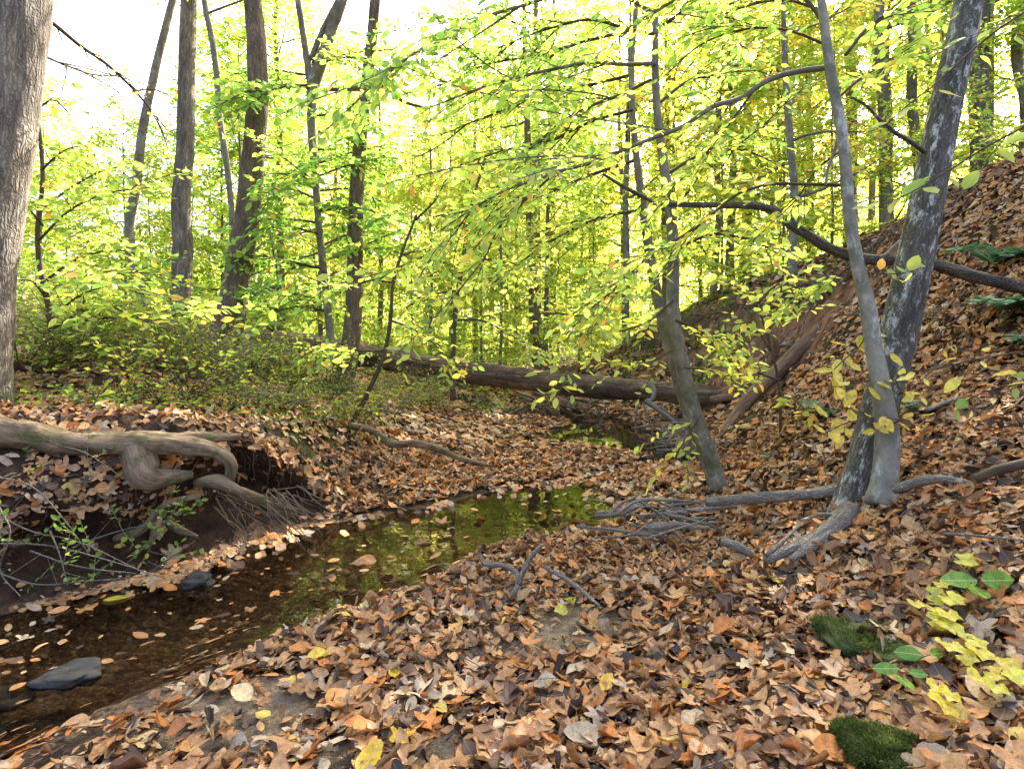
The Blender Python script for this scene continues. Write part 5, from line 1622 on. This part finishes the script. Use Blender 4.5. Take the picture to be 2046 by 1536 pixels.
# ------------------------------------------------------------------ single leaves that stand out
for nm, lb, px, py, L, sh, tn, ang, mt in [
    ('fallen_leaf', 'yellow star lobed leaf lying among brown leaves near the bottom edge', 803, 1468, .085, 'lobed', 1.0, 80, 'yellow'),
    ('fallen_leaf', 'big orange leaf lying near the bottom right on brown leaves', 1655, 1500, .15, 'oval', .76, 200, 'litter'),
    ('fallen_leaf', 'large orange brown leaf standing at the water side of the bar', 672, 1398, .12, 'oval', .74, 250, 'litter'),
    ('fallen_leaf', 'pale cream leaf at the edge of the sandy shore', 485, 1385, .11, 'oval', .97, 140, 'litter'),
    ('fallen_leaf', 'bright yellow oval leaf left of the sand patch', 790, 1342, .06, 'oval', .9, 100, 'yellow'),
    ('fallen_leaf', 'bright yellow leaf on its own at the water edge', 640, 1305, .09, 'oval', .8, 30, 'yellow'),
    ('fallen_leaf', 'golden leaf lying right of the sand patch', 1210, 1365, .08, 'oval', 1.0, 60, 'yellow'),
    ('fallen_leaf', 'green and brown leaf beside the thin brown stick', 1138, 1198, .085, 'oval', .1, 110, 'yellow'),
    ('fallen_leaf', 'lemon yellow leaf right below the thin brown stick', 1122, 1218, .07, 'oval', .5, 20, 'yellow'),
    ('floating_leaf', 'orange lobed leaf floating near the left stone', 172, 1215, .10, 'lobed', .72, 120, 'litter'),
    ('floating_leaf', 'tan leaf floating alone in the middle of the creek', 728, 1123, .13, 'oval', .82, 10, 'litter'),
    ('floating_leaf', 'yellow leaf floating close to the left shore', 232, 1195, .11, 'oval', .6, 20, 'yellow'),
    ('fallen_leaf', 'amber curled leaf among leaves at the bottom centre', 738, 1522, .11, 'oval', .9, 70, 'yellow'),
    ('fallen_leaf', 'tan leaf curled open near the bottom centre right', 1160, 1468, .10, 'oval', .95, 170, 'litter'),
]:
    Yb = 2.0
    for _ in range(14):
        x = (px - CX) / F * Yb
        Yb = .5 * Yb + .5 * (CZ - max(gz(x, Yb), 0.) - (.005 if 'float' in nm else .05)) * F / (py - HY)
    c = P(px, py, Yb)
    t = thing(nm, lb, 'leaf', c)
    a = math.radians(ang)
    d = np.array([math.cos(a), math.sin(a), 0.])
    mb = MB()
    r = np.random.default_rng(px)
    fl = 'float' in nm
    leaf_batch(mb, 2, (c - d * L * .5)[None], d[None], np.array([[0, 0, 1.]] if fl else [[r.normal(0, .2), -.5, 1.]]), np.array([L]), np.array([tn]), .6, (0, .1) if fl else (.1, .5), (-.1, .1) if fl else (-.5, .6), r, sh)
    mb.build('blade', M[mt], t)

# ------------------------------------------------------------------ light and camera
sc = bpy.context.scene
w = bpy.data.worlds.new('World')
sc.world = w
w.use_nodes = True
nt = w.node_tree
nt.nodes.clear()
SUN_EL, SUN_AZ = 41.0, 27.0      # azimuth from +Y towards +X; the sun stands ahead to the right behind the trees on the high ground
sky = nt.nodes.new('ShaderNodeTexSky')
sky.sky_type = 'NISHITA'
sky.sun_disc = False
sky.sun_elevation = math.radians(SUN_EL)
sky.sun_rotation = math.radians(SUN_AZ)
sky.air_density = .9
sky.dust_density = 6.0
sky.ozone_density = .3
bg = nt.nodes.new('ShaderNodeBackground')
bg.inputs[1].default_value = .15
nt.links.new(sky.outputs[0], bg.inputs[0])
out = nt.nodes.new('ShaderNodeOutputWorld')
nt.links.new(bg.outputs[0], out.inputs[0])
sl = bpy.data.lights.new('sun', 'SUN')
sl.energy = 4.2
sl.angle = math.radians(.6)
sl.color = (1, .94, .84)
so = bpy.data.objects.new('sun', sl)
COL.objects.link(so)
e, a = math.radians(SUN_EL), math.radians(SUN_AZ)
to_sun = np.array([math.sin(a) * math.cos(e), math.cos(a) * math.cos(e), math.sin(e)])
from mathutils import Vector
so.rotation_euler = Vector((-to_sun).tolist()).to_track_quat('-Z', 'Y').to_euler()
so.location = (10, 10, 30)

cam = bpy.data.cameras.new('camera')
cam.sensor_width = 36
cam.lens = 36 * F / 2046
cam.shift_x = 0
cam.shift_y = -(768 - HY) / 2046
cam.clip_start = .05
cam.clip_end = 500
co = bpy.data.objects.new('camera', cam)
COL.objects.link(co)
co.location = (0, 0, CZ)
co.rotation_euler = (math.pi / 2, 0, 0)
sc.camera = co
sc.view_settings.view_transform = 'Standard'
sc.view_settings.look = 'None'
sc.view_settings.exposure = 2.45
sc.view_settings.gamma = 1
sc.view_settings.use_white_balance = True
sc.view_settings.white_balance_temperature = 6900
sc.render.engine = 'CYCLES'
cy = sc.cycles
cy.use_adaptive_sampling = True
cy.adaptive_threshold = .015
cy.use_denoising = True
cy.max_bounces = 7
cy.diffuse_bounces = 4
cy.glossy_bounces = 3
cy.transmission_bounces = 4
cy.transparent_max_bounces = 8
cy.caustics_reflective = False
cy.caustics_refractive = False
cy.sample_clamp_indirect = 6
